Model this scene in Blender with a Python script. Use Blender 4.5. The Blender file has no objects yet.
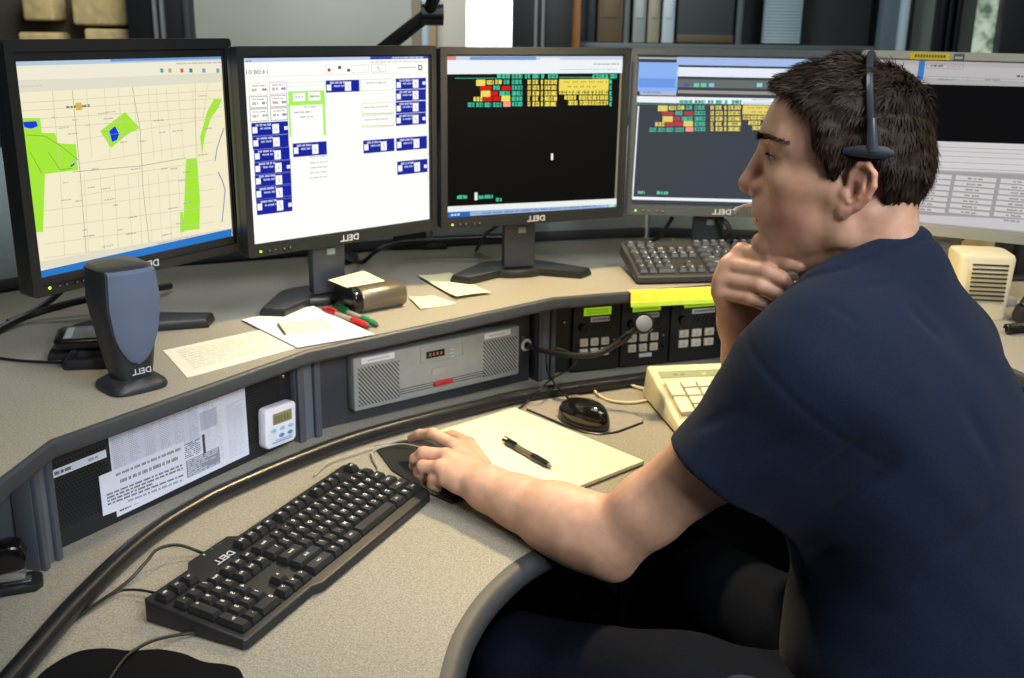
import bpy, bmesh, math, random
import numpy as np
from mathutils import Vector, Matrix
random.seed(7)
rng = np.random.default_rng(11)
SC = bpy.context.scene
COL = SC.collection
PI = math.pi

# ------------------------------------------------------------------ camera
CAM_H = 1.43
F_PX = 1038.0
PITCH, ROLL = math.radians(16.915), math.radians(0.86)
_c, _s, _cr, _sr = math.cos(PITCH), math.sin(PITCH), math.cos(ROLL), math.sin(ROLL)

def ray(px, py):
    a, b = px - 512.0, py - 339.0
    X = _cr*a + _sr*b; Y = -_sr*a + _cr*b
    x, u = X/F_PX, -Y/F_PX
    return Vector((x, _c + u*_s, -_s + u*_c))

def on_z(px, py, z):                     # the point of the level plane z seen at a pixel of the photograph
    r = ray(px, py); return Vector((0, 0, CAM_H)) + r*((z - CAM_H)/r.z)

def on_y(px, py, y):
    r = ray(px, py); return Vector((0, 0, CAM_H)) + r*(y/r.y)

def on_plane(px, py, p, n):
    r = ray(px, py); o = Vector((0, 0, CAM_H))
    return o + r*((p - o).dot(n)/r.dot(n))

# ------------------------------------------------------------------ materials
MATS = {}
def mat(name, col, rough=0.5, metal=0.0, noise=0.0, nscale=60.0, bump=0.0, bscale=200.0, spec=0.5,
        emit=None, estr=1.0, sub=0.0, coat=0.0, trans=0.0, alpha=1.0, sheen=0.0):
    if name in MATS: return MATS[name]
    m = bpy.data.materials.new(name); m.use_nodes = True
    nt = m.node_tree; b = nt.nodes['Principled BSDF']
    b.inputs['Base Color'].default_value = (*col, 1)
    b.inputs['Roughness'].default_value = rough
    b.inputs['Metallic'].default_value = metal
    b.inputs['Specular IOR Level'].default_value = spec
    b.inputs['Coat Weight'].default_value = coat
    b.inputs['Sheen Weight'].default_value = sheen
    b.inputs['Transmission Weight'].default_value = trans
    b.inputs['Alpha'].default_value = alpha
    if sub:
        b.inputs['Subsurface Weight'].default_value = sub
        b.inputs['Subsurface Radius'].default_value = (1.0, 0.35, 0.2)
        b.inputs['Subsurface Scale'].default_value = 0.006
    if emit:
        b.inputs['Emission Color'].default_value = (*emit, 1)
        b.inputs['Emission Strength'].default_value = estr
    if noise or bump:
        tc = nt.nodes.new('ShaderNodeTexCoord')
    if noise:
        n = nt.nodes.new('ShaderNodeTexNoise'); n.inputs['Scale'].default_value = nscale
        n.inputs['Detail'].default_value = 4
        nt.links.new(tc.outputs['Object'], n.inputs['Vector'])
        r = nt.nodes.new('ShaderNodeMapRange'); r.inputs[1].default_value = 0.3; r.inputs[2].default_value = 0.7
        r.inputs[3].default_value = 1 - noise; r.inputs[4].default_value = 1 + noise
        nt.links.new(n.outputs['Fac'], r.inputs[0])
        mx = nt.nodes.new('ShaderNodeMix'); mx.data_type = 'RGBA'; mx.blend_type = 'MULTIPLY'
        mx.inputs[0].default_value = 1; mx.inputs[6].default_value = (*col, 1)
        nt.links.new(r.outputs[0], mx.inputs[7]); nt.links.new(mx.outputs[2], b.inputs['Base Color'])
    if bump:
        n = nt.nodes.new('ShaderNodeTexNoise'); n.inputs['Scale'].default_value = bscale
        n.inputs['Detail'].default_value = 3
        nt.links.new(tc.outputs['Object'], n.inputs['Vector'])
        bp = nt.nodes.new('ShaderNodeBump'); bp.inputs['Strength'].default_value = bump
        bp.inputs['Distance'].default_value = 0.002
        nt.links.new(n.outputs['Fac'], bp.inputs['Height']); nt.links.new(bp.outputs[0], b.inputs['Normal'])
    MATS[name] = m
    return m

def glow(name, col, s=1.0):              # a lit screen colour
    if name in MATS: return MATS[name]
    m = bpy.data.materials.new(name); m.use_nodes = True
    nt = m.node_tree; b = nt.nodes['Principled BSDF']
    b.inputs['Base Color'].default_value = (0.0015, 0.0015, 0.002, 1)
    b.inputs['Roughness'].default_value = 0.6
    b.inputs['Specular IOR Level'].default_value = 0.015
    b.inputs['Emission Color'].default_value = (*col, 1)
    b.inputs['Emission Strength'].default_value = s
    MATS[name] = m
    return m

def hexc(h):                             # sRGB hex to linear
    v = [int(h[i:i+2], 16)/255 for i in (0, 2, 4)]
    return tuple(x/12.92 if x <= .04045 else ((x+.055)/1.055)**2.4 for x in v)

# ------------------------------------------------------------------ objects
def thing(name, label, cat, loc=(0, 0, 0), rz=0.0, group=None, rot=None):
    o = bpy.data.objects.new(name, None); COL.objects.link(o)
    o.empty_display_size = 0.05
    o.location = loc
    o.rotation_euler = rot if rot else (0, 0, rz)
    tag(o, label, cat, group)
    return o

def tag(o, label, cat, group=None):
    o['label'] = label; o['category'] = cat
    if group: o['group'] = group
    return o

def struct(o):
    o['kind'] = 'structure'; return o

def dup(root, loc=None, rz=None, label=None, group=None):
    r = root.copy(); COL.objects.link(r)
    if loc is not None: r.location = loc
    if rz is not None: r.rotation_euler = (0, 0, rz)
    if label: r['label'] = label
    if group: r['group'] = group
    for ch in list(root.children):
        c = ch.copy(); COL.objects.link(c); c.parent = r
        for g in list(ch.children):
            d = g.copy(); COL.objects.link(d); d.parent = c
    return r

def frame(o, x, z=None, y=None):
    """4x4 with origin o, x axis x, and z (or y) roughly given."""
    x = Vector(x).normalized()
    if z is not None:
        z = Vector(z); y = z.cross(x).normalized(); z = x.cross(y).normalized()
    else:
        y = Vector(y); z = x.cross(y).normalized(); y = z.cross(x).normalized()
    m = Matrix((x, y, z)).transposed().to_4x4(); m.translation = Vector(o)
    return m

def T(x=0, y=0, z=0): return Matrix.Translation((x, y, z))
def R(axis, a): return Matrix.Rotation(a, 4, axis)

class MB:
    """collects shapes, then links them as ONE mesh object"""
    def __init__(s): s.v = []; s.f = []; s.m = []; s.sm = []
    def add(s, vs, fs, M=None, mi=0, smooth=True):
        b = len(s.v)
        if M is None: s.v += [tuple(v) for v in vs]
        else: s.v += [tuple(M @ Vector(v)) for v in vs]
        flip = M is not None and M.to_3x3().determinant() < 0
        for f in fs:
            g = [b+i for i in f]
            s.f.append(g[::-1] if flip else g)
        s.m += [mi]*len(fs); s.sm += [smooth]*len(fs)
        return s
    def bm(s, bm, M=None, mi=0):
        bm.verts.index_update()
        s.add([v.co[:] for v in bm.verts], [[v.index for v in f.verts] for f in bm.faces], M, mi); bm.free(); return s
    def box(s, c, size, M=None, mi=0, bev=0.0, seg=2):
        bm = bmesh.new(); bmesh.ops.create_cube(bm, size=1)
        for v in bm.verts: v.co = Vector((v.co.x*size[0], v.co.y*size[1], v.co.z*size[2]))
        if bev: bmesh.ops.bevel(bm, geom=bm.edges[:], offset=min(bev, min(size)*.49), segments=seg, affect='EDGES', profile=.5)
        for v in bm.verts: v.co += Vector(c)
        return s.bm(bm, M, mi)
    def prism(s, poly, z0, z1, M=None, mi=0, bev=0.0, seg=2, taper=1.0):
        bm = bmesh.new()
        cx = sum(p[0] for p in poly)/len(poly); cy = sum(p[1] for p in poly)/len(poly)
        lo = [bm.verts.new((p[0], p[1], z0)) for p in poly]
        hi = [bm.verts.new((cx+(p[0]-cx)*taper, cy+(p[1]-cy)*taper, z1)) for p in poly]
        n = len(poly)
        bot = bm.faces.new(lo[::-1]); top = bm.faces.new(hi)
        for i in range(n): bm.faces.new((lo[i], lo[(i+1) % n], hi[(i+1) % n], hi[i]))
        bmesh.ops.recalc_face_normals(bm, faces=bm.faces[:])
        if bev:
            bmesh.ops.bevel(bm, geom=list(top.edges)+list(bot.edges), offset=bev, segments=seg, affect='EDGES', profile=.5)
        big = [f for f in bm.faces if len(f.verts) > 4]
        if big: bmesh.ops.triangulate(bm, faces=big)
        return s.bm(bm, M, mi)
    def tube(s, path, r, seg=10, M=None, mi=0, caps=True, flat=None, up=(0, 0, 1)):
        P = [Vector(p) for p in path]; n = len(P)
        rs = r if isinstance(r, (list, tuple)) else [r]*n
        vs = []; fs = []
        t0 = (P[1]-P[0]).normalized()
        u = Vector(up); u = (u - t0*u.dot(t0))
        if u.length < 1e-4: u = Vector((1, 0, 0)) - t0*t0.x
        u.normalize()
        for i in range(n):
            t = (P[min(i+1, n-1)] - P[max(i-1, 0)]).normalized()
            u = (u - t*u.dot(t)).normalized(); w = t.cross(u)
            fl = flat if flat else 1.0
            for k in range(seg):
                a = 2*PI*k/seg
                vs.append(P[i] + u*(math.cos(a)*rs[i]*fl) + w*(math.sin(a)*rs[i]))
        for i in range(n-1):
            for k in range(seg):
                k2 = (k+1) % seg
                fs.append((i*seg+k, i*seg+k2, (i+1)*seg+k2, (i+1)*seg+k))
        if caps:
            fs.append(tuple(range(seg))[::-1]); fs.append(tuple((n-1)*seg+k for k in range(seg)))
        return s.add(vs, fs, M, mi)
    def lathe(s, prof, seg=24, M=None, mi=0, sx=1.0, sy=1.0):
        vs = []; fs = []; n = len(prof)
        for (r, z) in prof:
            for k in range(seg):
                a = 2*PI*k/seg; vs.append((math.cos(a)*r*sx, math.sin(a)*r*sy, z))
        for i in range(n-1):
            for k in range(seg):
                k2 = (k+1) % seg
                fs.append((i*seg+k, i*seg+k2, (i+1)*seg+k2, (i+1)*seg+k))
        if prof[0][0] > 1e-6: fs.append(tuple(range(seg))[::-1])
        if prof[-1][0] > 1e-6: fs.append(tuple((n-1)*seg+k for k in range(seg)))
        return s.add(vs, fs, M, mi)
    def quad(s, a, b, c, d, M=None, mi=0):
        return s.add([a, b, c, d], [(0, 1, 2, 3)], M, mi, False)
    def rect(s, x0, y0, x1, y1, z=0.0, M=None, mi=0):
        return s.add([(x0, y0, z), (x1, y0, z), (x1, y1, z), (x0, y1, z)], [(0, 1, 2, 3)], M, mi, False)
    def poly(s, pts, z=0.0, M=None, mi=0):
        return s.add([(p[0], p[1], z) for p in pts], [tuple(range(len(pts)))], M, mi, False)
    def ring(s, outer, inner, z0, z1, M=None, mi=0):
        """frame with an opening: outer and inner loops of equal length"""
        n = len(outer); vs = []
        for z in (z0, z1):
            vs += [(p[0], p[1], z) for p in outer]; vs += [(p[0], p[1], z) for p in inner]
        fs = []
        o0, i0, o1, i1 = 0, n, 2*n, 3*n
        for k in range(n):
            j = (k+1) % n
            fs += [(o1+k, o1+j, i1+j, i1+k), (o0+j, o0+k, i0+k, i0+j), (o0+k, o0+j, o1+j, o1+k), (i0+j, i0+k, i1+k, i1+j)]
        return s.add(vs, fs, M, mi, False)
    def text(s, txt, size, M=None, mi=0, ext=0.0, mirror=True, align='CENTER', sx=1.0, bold=0.0):
        vs, fs = text_mesh(txt, size, ext, align, bold)
        k = Matrix.Diagonal((-sx if mirror else sx, 1, 1, 1))
        return s.add(vs, fs, (M @ k) if M is not None else k, mi, False)
    def build(s, name, mats, parent=None, sharp=38, bev=None):
        me = bpy.data.meshes.new(name)
        me.from_pydata(s.v, [], s.f)
        if not isinstance(mats, (list, tuple)): mats = [mats]
        for m in mats: me.materials.append(m)
        if s.f:
            me.polygons.foreach_set('material_index', s.m)
            me.polygons.foreach_set('use_smooth', s.sm)
        me.update()
        if sharp: me.set_sharp_from_angle(angle=math.radians(sharp))
        o = bpy.data.objects.new(name, me); COL.objects.link(o)
        if parent: o.parent = parent
        return o

_TM = {}
def text_mesh(txt, size, ext, align, bold):
    k = (txt, ext/size if size else 0, align, bold)
    if k not in _TM:
        cu = bpy.data.curves.new('glyphs', 'FONT'); cu.body = txt; cu.size = 1.0
        cu.extrude = ext/size; cu.align_x = align; cu.align_y = 'CENTER'; cu.resolution_u = 2; cu.offset = bold
        o = bpy.data.objects.new('glyphs', cu); COL.objects.link(o)
        bpy.context.view_layer.update()
        me = o.to_mesh()
        _TM[k] = ([v.co[:] for v in me.vertices], [tuple(p.vertices) for p in me.polygons])
        o.to_mesh_clear(); bpy.data.objects.remove(o); bpy.data.curves.remove(cu)
    vs, fs = _TM[k]
    return [(v[0]*size, v[1]*size, v[2]*size) for v in vs], fs

def smooth_path(pts, n=8):
    """Catmull-Rom through points"""
    P = [Vector(p) for p in pts]
    if len(P) < 3: return P
    Q = [P[0]*2-P[1]] + P + [P[-1]*2-P[-2]]
    out = []
    for i in range(1, len(Q)-2):
        a, b, c, d = Q[i-1:i+3]
        for k in range(n):
            t = k/n
            out.append(.5*((2*b) + (c-a)*t + (2*a-5*b+4*c-d)*t*t + (3*b-a-3*c+d)*t**3))
    out.append(P[-1]); return out

def rrect(w, h, r, n=5, cx=0, cy=0):
    out = []
    for (sx, sy, a0) in ((1, 1, 0), (-1, 1, 90), (-1, -1, 180), (1, -1, 270)):
        for k in range(n+1):
            a = math.radians(a0 + 90*k/n)
            out.append((cx + sx*(w/2-r) + math.cos(a)*r, cy + sy*(h/2-r) + math.sin(a)*r))
    return out

def cable(name, pts, r, m, label, cat='cable', n=8, group=None, part_of=None):
    P = [Vector(p) for p in pts]
    if part_of:                                                  # the lead of a thing: one of its parts
        bpy.context.view_layer.update(); iv = part_of.matrix_world.inverted()
        return MB().tube([iv @ p for p in smooth_path(P, n)], r, 8).build(name, m, part_of)
    c = P[0]
    o = MB().tube([p-c for p in smooth_path(P, n)], r, 8).build(name, m); o.location = c
    return tag(o, label, cat, group)
# ------------------------------------------------------------------ implicit surfaces for bodies and clothing
class Fr:
    """a local frame: origin + three axes (rows)"""
    def __init__(s, o, x, y, z): s.o = np.array(o, float); s.A = np.array([x, y, z], float)
    def loc(s, P): return (P - s.o) @ s.A.T
    def wld(s, p): return s.o + np.asarray(p, float) @ s.A
WORLD = Fr((0, 0, 0), (1, 0, 0), (0, 1, 0), (0, 0, 1))

class Body:
    def __init__(s): s.ops = []
    def _bb(s, fr, pts, r, k):
        W = np.array([fr.wld(p) for p in pts]); m = r + k + .008
        return W.min(0)-m, W.max(0)+m
    def cone(s, a, b, ra, rb, k=.01, fr=WORLD, op='u', sym=False, sq=None):
        """tapered capsule; sq = (axis, factor) squashes distances along a local axis"""
        a = np.array(a, float); b = np.array(b, float)
        pts = [a, b]
        if sym: pts += [a*[1, -1, 1], b*[1, -1, 1]]
        ba = b-a; l2 = max(ba@ba, 1e-12)
        def f(P):
            L = fr.loc(P)
            if sym: L = L.copy(); L[:, 1] = np.abs(L[:, 1])
            pa = L-a
            t = np.clip(pa@ba/l2, 0, 1)
            q = pa - t[:, None]*ba
            if sq is not None:
                ax = np.array(sq[0], float); c = q@ax
                q = q + ax*(c*(1/sq[1]-1))[:, None]
            return np.sqrt((q*q).sum(1)) - (ra + (rb-ra)*t)
        r = max(ra, rb)*(max(1, sq[1]) if sq is not None else 1)
        s.ops.append((op, f, *s._bb(fr, pts, r, k), k)); return s
    def chain(s, pts, rs, k=.01, fr=WORLD, op='u', sym=False):
        for i in range(len(pts)-1): s.cone(pts[i], pts[i+1], rs[i], rs[i+1], k, fr, op, sym)
        return s
    def ell(s, c, r, k=.01, fr=WORLD, op='u', sym=False, rot=None):
        c = np.array(c, float); r = np.array(r, float)
        Rm = np.eye(3) if rot is None else np.array(rot, float)
        pts = [c] + ([c*[1, -1, 1]] if sym else [])
        def f(P):
            L = fr.loc(P)
            if sym: L = L.copy(); L[:, 1] = np.abs(L[:, 1])
            q = (L-c)@Rm.T
            k0 = np.sqrt(((q/r)**2).sum(1)); k1 = np.sqrt(((q/(r*r))**2).sum(1))
            return k0*(k0-1)/np.maximum(k1, 1e-9)
        s.ops.append((op, f, *s._bb(fr, pts, r.max(), k), k)); return s
    def half(s, p, n, lo, hi, k=.004, fr=WORLD):
        """cut away the side of a plane towards n inside the box lo..hi"""
        p = np.array(p, float); n = np.array(n, float); n /= np.linalg.norm(n)
        s.ops.append(('s', lambda P: -((fr.loc(P)-p)@n), np.array(lo, float), np.array(hi, float), k)); return s
    def func(s, f, lo, hi, op='d', k=0.0):
        s.ops.append((op, f, np.array(lo, float), np.array(hi, float), k)); return s
    def ev(s, P):
        lo, hi = P.min(0), P.max(0)
        d = np.full(len(P), .15)
        for op, f, a, b, k in s.ops:
            if (a > hi).any() or (b < lo).any(): continue
            if op == 'd': d = d + f(P); continue
            g = f(P)
            if op == 'u':
                h = np.maximum(k-np.abs(d-g), 0)/k if k > 0 else 0
                d = np.minimum(d, g) - h*h*k*.25
            else:
                g = -g
                h = np.maximum(k-np.abs(d-g), 0)/k if k > 0 else 0
                d = np.maximum(d, g) + h*h*k*.25
        return d
    def mesh(s, h, TS=40):
        un = [o for o in s.ops if o[0] == 'u']
        lo = np.min([o[2] for o in un], 0)-3*h; hi = np.max([o[3] for o in un], 0)+3*h
        N = np.ceil((hi-lo)/h).astype(int)+2
        S = np.array([1, N[0], N[0]*N[1]], np.int64)
        cells = []; pos = []; quads = []
        for kz in range(0, N[2], TS):
            for ky in range(0, N[1], TS):
                for kx in range(0, N[0], TS):
                    b0 = lo + np.array([kx, ky, kz])*h; b1 = b0 + TS*h
                    if not any((o[2] <= b1).all() and (o[3] >= b0).all() for o in un): continue
                    n = TS+1
                    # coarse probe, skip tiles far from the surface
                    c = np.stack(np.meshgrid(*[np.linspace(0, TS*h, 6)]*3, indexing='ij'), -1).reshape(-1, 3)+b0
                    dc = s.ev(c)
                    if np.abs(dc).min() > TS*h/5*1.8: continue
                    g = np.stack(np.meshgrid(np.arange(n), np.arange(n), np.arange(n), indexing='ij'), -1).reshape(-1, 3)
                    D = s.ev(b0 + g*h).reshape(n, n, n)
                    I = D < 0
                    cnt = np.zeros((TS, TS, TS), np.int8)
                    for dx in (0, 1):
                        for dy in (0, 1):
                            for dz in (0, 1): cnt += I[dx:dx+TS, dy:dy+TS, dz:dz+TS]
                    act = np.argwhere((cnt > 0) & (cnt < 8))
                    if len(act) == 0: continue
                    acc = np.zeros((len(act), 3)); num = np.zeros(len(act))
                    cv = {}
                    for dx in (0, 1):
                        for dy in (0, 1):
                            for dz in (0, 1): cv[dx, dy, dz] = D[act[:, 0]+dx, act[:, 1]+dy, act[:, 2]+dz]
                    for ax in range(3):
                        for u in (0, 1):
                            for w in (0, 1):
                                p = [u, w]; p.insert(ax, 0); q = list(p); q[ax] = 1
                                A = cv[tuple(p)]; B = cv[tuple(q)]
                                m = (A < 0) != (B < 0)
                                t = np.where(m, A/np.where(m, A-B, 1), 0)
                                e = np.tile(np.array(p, float), (len(act), 1)); e[:, ax] = t
                                acc += e*m[:, None]; num += m
                    off = np.array([kx, ky, kz])
                    cells.append((act+off)@S)
                    pos.append(lo + (act+off+acc/num[:, None])*h)
                    for ax in range(3):
                        sl = [slice(0, TS)]*3; s2 = list(sl); s2[ax] = slice(1, TS+1)
                        A = I[tuple(sl)]; B = I[tuple(s2)]
                        for sgn, mk in ((0, A & ~B), (1, ~A & B)):
                            e = np.argwhere(mk)
                            if len(e) == 0: continue
                            e = e+off; a1, a2 = (ax+1) % 3, (ax+2) % 3
                            d1 = np.zeros(3, int); d1[a1] = 1; d2 = np.zeros(3, int); d2[a2] = 1
                            q = np.stack([(e-d1-d2)@S, (e-d2)@S, e@S, (e-d1)@S], 1)
                            quads.append(q if sgn == 0 else q[:, ::-1])
        cells = np.concatenate(cells); pos = np.concatenate(pos); quads = np.concatenate(quads)
        o = np.argsort(cells); cells = cells[o]; pos = pos[o]
        ix = np.clip(np.searchsorted(cells, quads), 0, len(cells)-1)
        ok = (cells[ix] == quads).all(1)
        ix = ix[ok]
        used = np.unique(ix); mp = np.full(len(cells), -1); mp[used] = np.arange(len(used))
        return pos[used], mp[ix]

def keep_largest(V, Q, minfrac=.02):
    """drop stray islands"""
    lab = np.arange(len(V))
    for _ in range(400):
        m = lab[Q].min(1); new = lab.copy()
        for c in range(4): np.minimum.at(new, Q[:, c], m)
        new = new[new]
        if (new == lab).all(): break
        lab = new
    u, c = np.unique(lab, return_counts=True)
    keep = np.isin(lab, u[c > len(V)*minfrac])
    mp = np.cumsum(keep)-1
    return V[keep], mp[Q[keep[Q[:, 0]]]]

def relax(V, Q, it=2, lam=.5):
    for _ in range(it):
        acc = np.zeros_like(V); n = np.zeros(len(V))
        for a, b in ((0, 1), (1, 2), (2, 3), (3, 0)):
            np.add.at(acc, Q[:, a], V[Q[:, b]]); np.add.at(acc, Q[:, b], V[Q[:, a]])
            np.add.at(n, Q[:, a], 1); np.add.at(n, Q[:, b], 1)
        V = V + lam*(acc/np.maximum(n, 1)[:, None]-V)
    return V

def np_mesh(name, V, Q, mats, parent=None, col=None):
    me = bpy.data.meshes.new(name)
    me.vertices.add(len(V)); me.vertices.foreach_set('co', V.astype(np.float32).ravel())
    k = Q.shape[1]
    me.loops.add(Q.size); me.loops.foreach_set('vertex_index', Q.astype(np.int32).ravel())
    me.polygons.add(len(Q))
    me.polygons.foreach_set('loop_start', np.arange(0, Q.size, k, dtype=np.int32))
    me.polygons.foreach_set('loop_total', np.full(len(Q), k, np.int32))
    me.polygons.foreach_set('use_smooth', np.ones(len(Q), bool))
    me.update(calc_edges=True); me.validate()
    if not isinstance(mats, (list, tuple)): mats = [mats]
    for m in mats: me.materials.append(m)
    if col is not None:
        at = me.color_attributes.new('pigment', 'FLOAT_COLOR', 'POINT')
        at.data.foreach_set('color', np.concatenate([col, np.ones((len(col), 1))], 1).astype(np.float32).ravel())
    o = bpy.data.objects.new(name, me); COL.objects.link(o)
    if parent: o.parent = parent
    return o

def vnoise(P, sc, seed=0):
    """smooth pseudo-random field from a few rotated waves, about -1..1"""
    r = np.random.default_rng(seed); out = np.zeros(len(P))
    for i in range(6):
        k = r.normal(size=3); k *= sc*(.6+.8*r.random())/np.linalg.norm(k)
        out += np.sin(P@k + r.random()*6.28)
    return out/3.0
# ------------------------------------------------------------------ the man at the console
def V3(v): return np.array(v[:], float)
# head frame: x forward (face), y to his left (towards the aisle), z up; origin between the ear canals
_yaw = math.radians(158.8)
HF = np.array([math.cos(_yaw), math.sin(_yaw), 0.0]); HL = np.array([-HF[1], HF[0], 0.0]); HU = np.array([0, 0, 1.0])
HEAD_O = V3(on_y(848, 196, 1.20)) - HL*.075
_tilt = math.radians(0.0)
HX = HF*math.cos(_tilt) + HU*math.sin(_tilt); HZ = -HF*math.sin(_tilt) + HU*math.cos(_tilt)
HD = Fr(HEAD_O, HX, HL, HZ)
SH_L = V3(on_y(826, 375, 1.15)); SH_R = V3(on_y(930, 352, 1.375))
EL_L = V3(on_z(607, 541, .778)); WR_L = V3(on_z(489, 489, .784))
WR_R = V3(on_y(744, 324, 1.335)); EL_R = np.array([.395, 1.47, .80])
NECK = np.array([.437, 1.268, 1.118])
MID = (SH_L+SH_R)/2
TR = (SH_R-SH_L); TR[2] = 0; TR /= np.linalg.norm(TR)          # towards his right
TF = np.array([-TR[1], TR[0], 0.0])                             # his chest's forward
TU = np.array([0, 0, 1.0])
lean = math.radians(14)
TZ = TU*math.cos(lean) + TF*math.sin(lean); TX = TF*math.cos(lean) - TU*math.sin(lean)
TB = Fr(MID, TX, -TR, TZ)                                       # torso: x front, y left, z up the spine
HIP_L = np.array([.455, 1.12, .56]); HIP_R = np.array([.62, 1.24, .50])
KN_L = np.array([.02, 1.32, .525]); KN_R = np.array([.30, 1.62, .52])

def join(B, S, k):
    un = [o for o in S.ops if o[0] == 'u']
    lo = np.min([o[2] for o in un], 0); hi = np.max([o[3] for o in un], 0)
    B.ops.append(('u', S.ev, lo-k, hi+k, k)); return B

# ---- head
hd = Body()
hd.ell((.012, 0, .063), (.095, .074, .083), .01, HD)
hd.ell((.052, 0, .058), (.059, .062, .068), .02, HD)            # forehead block
hd.ell((.045, 0, -.016), (.062, .0585, .066), .025, HD)          # cheeks
hd.ell((.046, .032, -.022), (.038, .030, .042), .02, HD, sym=True)
hd.ell((.080, 0, -.042), (.034, .038, .040), .02, HD)           # front of the jaws
hd.cone((.004, .050, -.045), (.082, .014, -.082), .018, .017, .025, HD, sym=True)
hd.cone((.004, .056, -.010), (.004, .051, -.046), .014, .016, .02, HD, sym=True)
hd.cone((.076, .040, .010), (.020, .058, .004), .017, .012, .022, HD, sym=True)   # cheekbone and arch
hd.cone((.1005, .010, .060), (.080, .046, .058), .0115, .011, .014, HD, sym=True) # brow ridge
hd.ell((.098, 0, -.078), (.017, .020, .017), .016, HD)          # chin
hd.cone((.03, 0, -.085), (.078, 0, -.085), .026, .018, .02, HD)
# nose
hd.cone((.108, 0, .043), (.1245, 0, .003), .0085, .0108, .010, HD)
hd.ell((.1262, 0, -.0045), (.0128, .0115, .0110), .007, HD)
hd.ell((.1105, .0128, -.0085), (.0118, .0078, .0085), .006, HD, sym=True)
hd.cone((.1255, 0, -.009), (.106, 0, -.017), .0062, .008, .006, HD)
hd.ell((.1155, .0065, -.0175), (.006, .0032, .0030), .003, HD, op='s', sym=True)
hd.ell((.100, 0, -.006), (.015, .020, .013), .008, HD)
# eyes
EC = np.array([.0862, .0335, .0355])
hd.ell((.1050, .0415, .0355), (.0200, .0230, .0130), .009, HD, op='s', sym=True)
hd.ell(EC, (.0142, .0142, .0136), .004, HD, sym=True)
hd.cone((.0925, .016, .0440), (.0830, .050, .0420), .0055, .0050, .005, HD, sym=True)  # lid fold
hd.ell(EC+[.0125, .0015, -.0012], (.0140, .0155, .0040), .002, HD, op='s', sym=True)
hd.cone((.0925, .021, .0235), (.0830, .047, .0245), .0042, .0036, .006, HD, sym=True)  # lower lid bag
# mouth
hd.ell((.1035, 0, -.029), (.014, .026, .014), .012, HD)
hd.ell((.1095, 0, -.0385), (.0082, .022, .0055), .005, HD)
hd.ell((.1075, 0, -.0505), (.0085, .020, .0062), .005, HD)
hd.ell((.118, 0, -.0445), (.012, .022, .0016), .003, HD, op='s')
hd.ell((.113, 0, -.061), (.010, .020, .0055), .008, HD, op='s')  # dip above the chin
def fold(a, b, w, dep):
    a = np.array(a); b = np.array(b); ba = b-a; l2 = ba@ba
    def f(P):
        q = HD.loc(P); q[:, 1] = np.abs(q[:, 1]); pa = q-a; t = np.clip(pa@ba/l2, 0, 1)
        return dep*np.exp(-((pa-t[:, None]*ba)**2).sum(1)/w**2)*np.sin(np.clip(t, .1, .9)*PI)
    hd.func(f, HEAD_O-.2, HEAD_O+.2)
fold((.106, .022, -.010), (.088, .040, -.055), .006, .0022)     # from nose to mouth corner
fold((.1205, .0, -.0445), (.104, .030, -.0475), .0022, .0042)     # line of the mouth
fold((.085, .052, .050), (.072, .060, .030), .004, .0008)       # crow's feet
fold((.095, .030, .022), (.076, .056, .012), .005, .0012)       # under the eye
fold((.112, .002, .085), (.095, .050, .080), .003, .0005)
fold((.112, .002, .095), (.092, .050, .091), .003, .0005)
# ears
for sd in (1, -1):
    ang = math.radians(24)
    ex = np.array([-math.cos(ang), sd*math.sin(ang), 0.0]); ez = np.array([-.20, 0, .98]); ez /= np.linalg.norm(ez)
    ex = ex - ez*(ex@ez); ex /= np.linalg.norm(ex)
    ey = np.cross(ez, ex)*(1 if sd == 1 else 1)
    eo = HD.wld((.004, sd*.0695, .003))
    A = HD.A
    EF = Fr(eo, ex@A, (np.cross(ez, ex)*-sd)@A, ez@A)           # x back along the ear, y outwards, z up
    e = Body()
    e.ell((.016, .003, .008), (.0165, .0045, .028), .004, EF)
    cv = [(.003, .003, .010), (.002, .005, .024), (.009, .0065, .036), (.020, .007, .0385), (.030, .0065, .031),
          (.034, .006, .018), (.031, .005, .003), (.023, .0045, -.010), (.014, .004, -.018)]
    e.chain(cv, [.003, .0036, .004, .0042, .0042, .004, .0038, .004, .005], .002, EF)
    e.ell((.008, .0035, -.0215), (.0085, .0048, .0095), .004, EF)
    e.chain([(.0225, .0045, .026), (.0245, .0055, .014), (.020, .0055, .001), (.012, .005, -.008)], [.003, .0036, .0036, .0036], .003, EF)
    e.ell((.0125, .0075, .005), (.0075, .0065, .0110), .003, EF, op='s')
    e.ell((.0265, .0075, .022), (.0026, .0035, .011), .002, EF, op='s')
    e.ell((.001, .004, .000), (.0050, .0045, .0065), .003, EF)  # tragus
    join(hd, e, .006)
# neck
nb = HD.loc(NECK[None])[0]
hd.cone((-.024, 0, -.020), tuple(nb+[-.010, 0, 0]), .052, .059, .02, HD)
hd.cone((.026, 0, -.085), tuple(nb+[.022, 0, .005]), .030, .042, .02, HD)
hd.cone((-.022, .050, -.022), tuple(nb+[.050, .016, -.012]), .0135, .0125, .012, HD, sym=True)
hd.cone((.048, .010, -.092), tuple(nb+[.052, .004, .0]), .012, .014, .014, HD, sym=True)
hd.cone((-.040, .020, -.02), tuple(nb+[-.038, .022, -.02]), .030, .034, .02, HD, sym=True)
fold((-.012, .060, -.050), (.035, .042, -.115), .006, .0022)     # creases of the turned neck
fold((-.030, .058, -.050), (.000, .055, -.118), .005, .0016)
fold((.010, .058, -.062), (.055, .030, -.108), .004, .0014)

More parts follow.
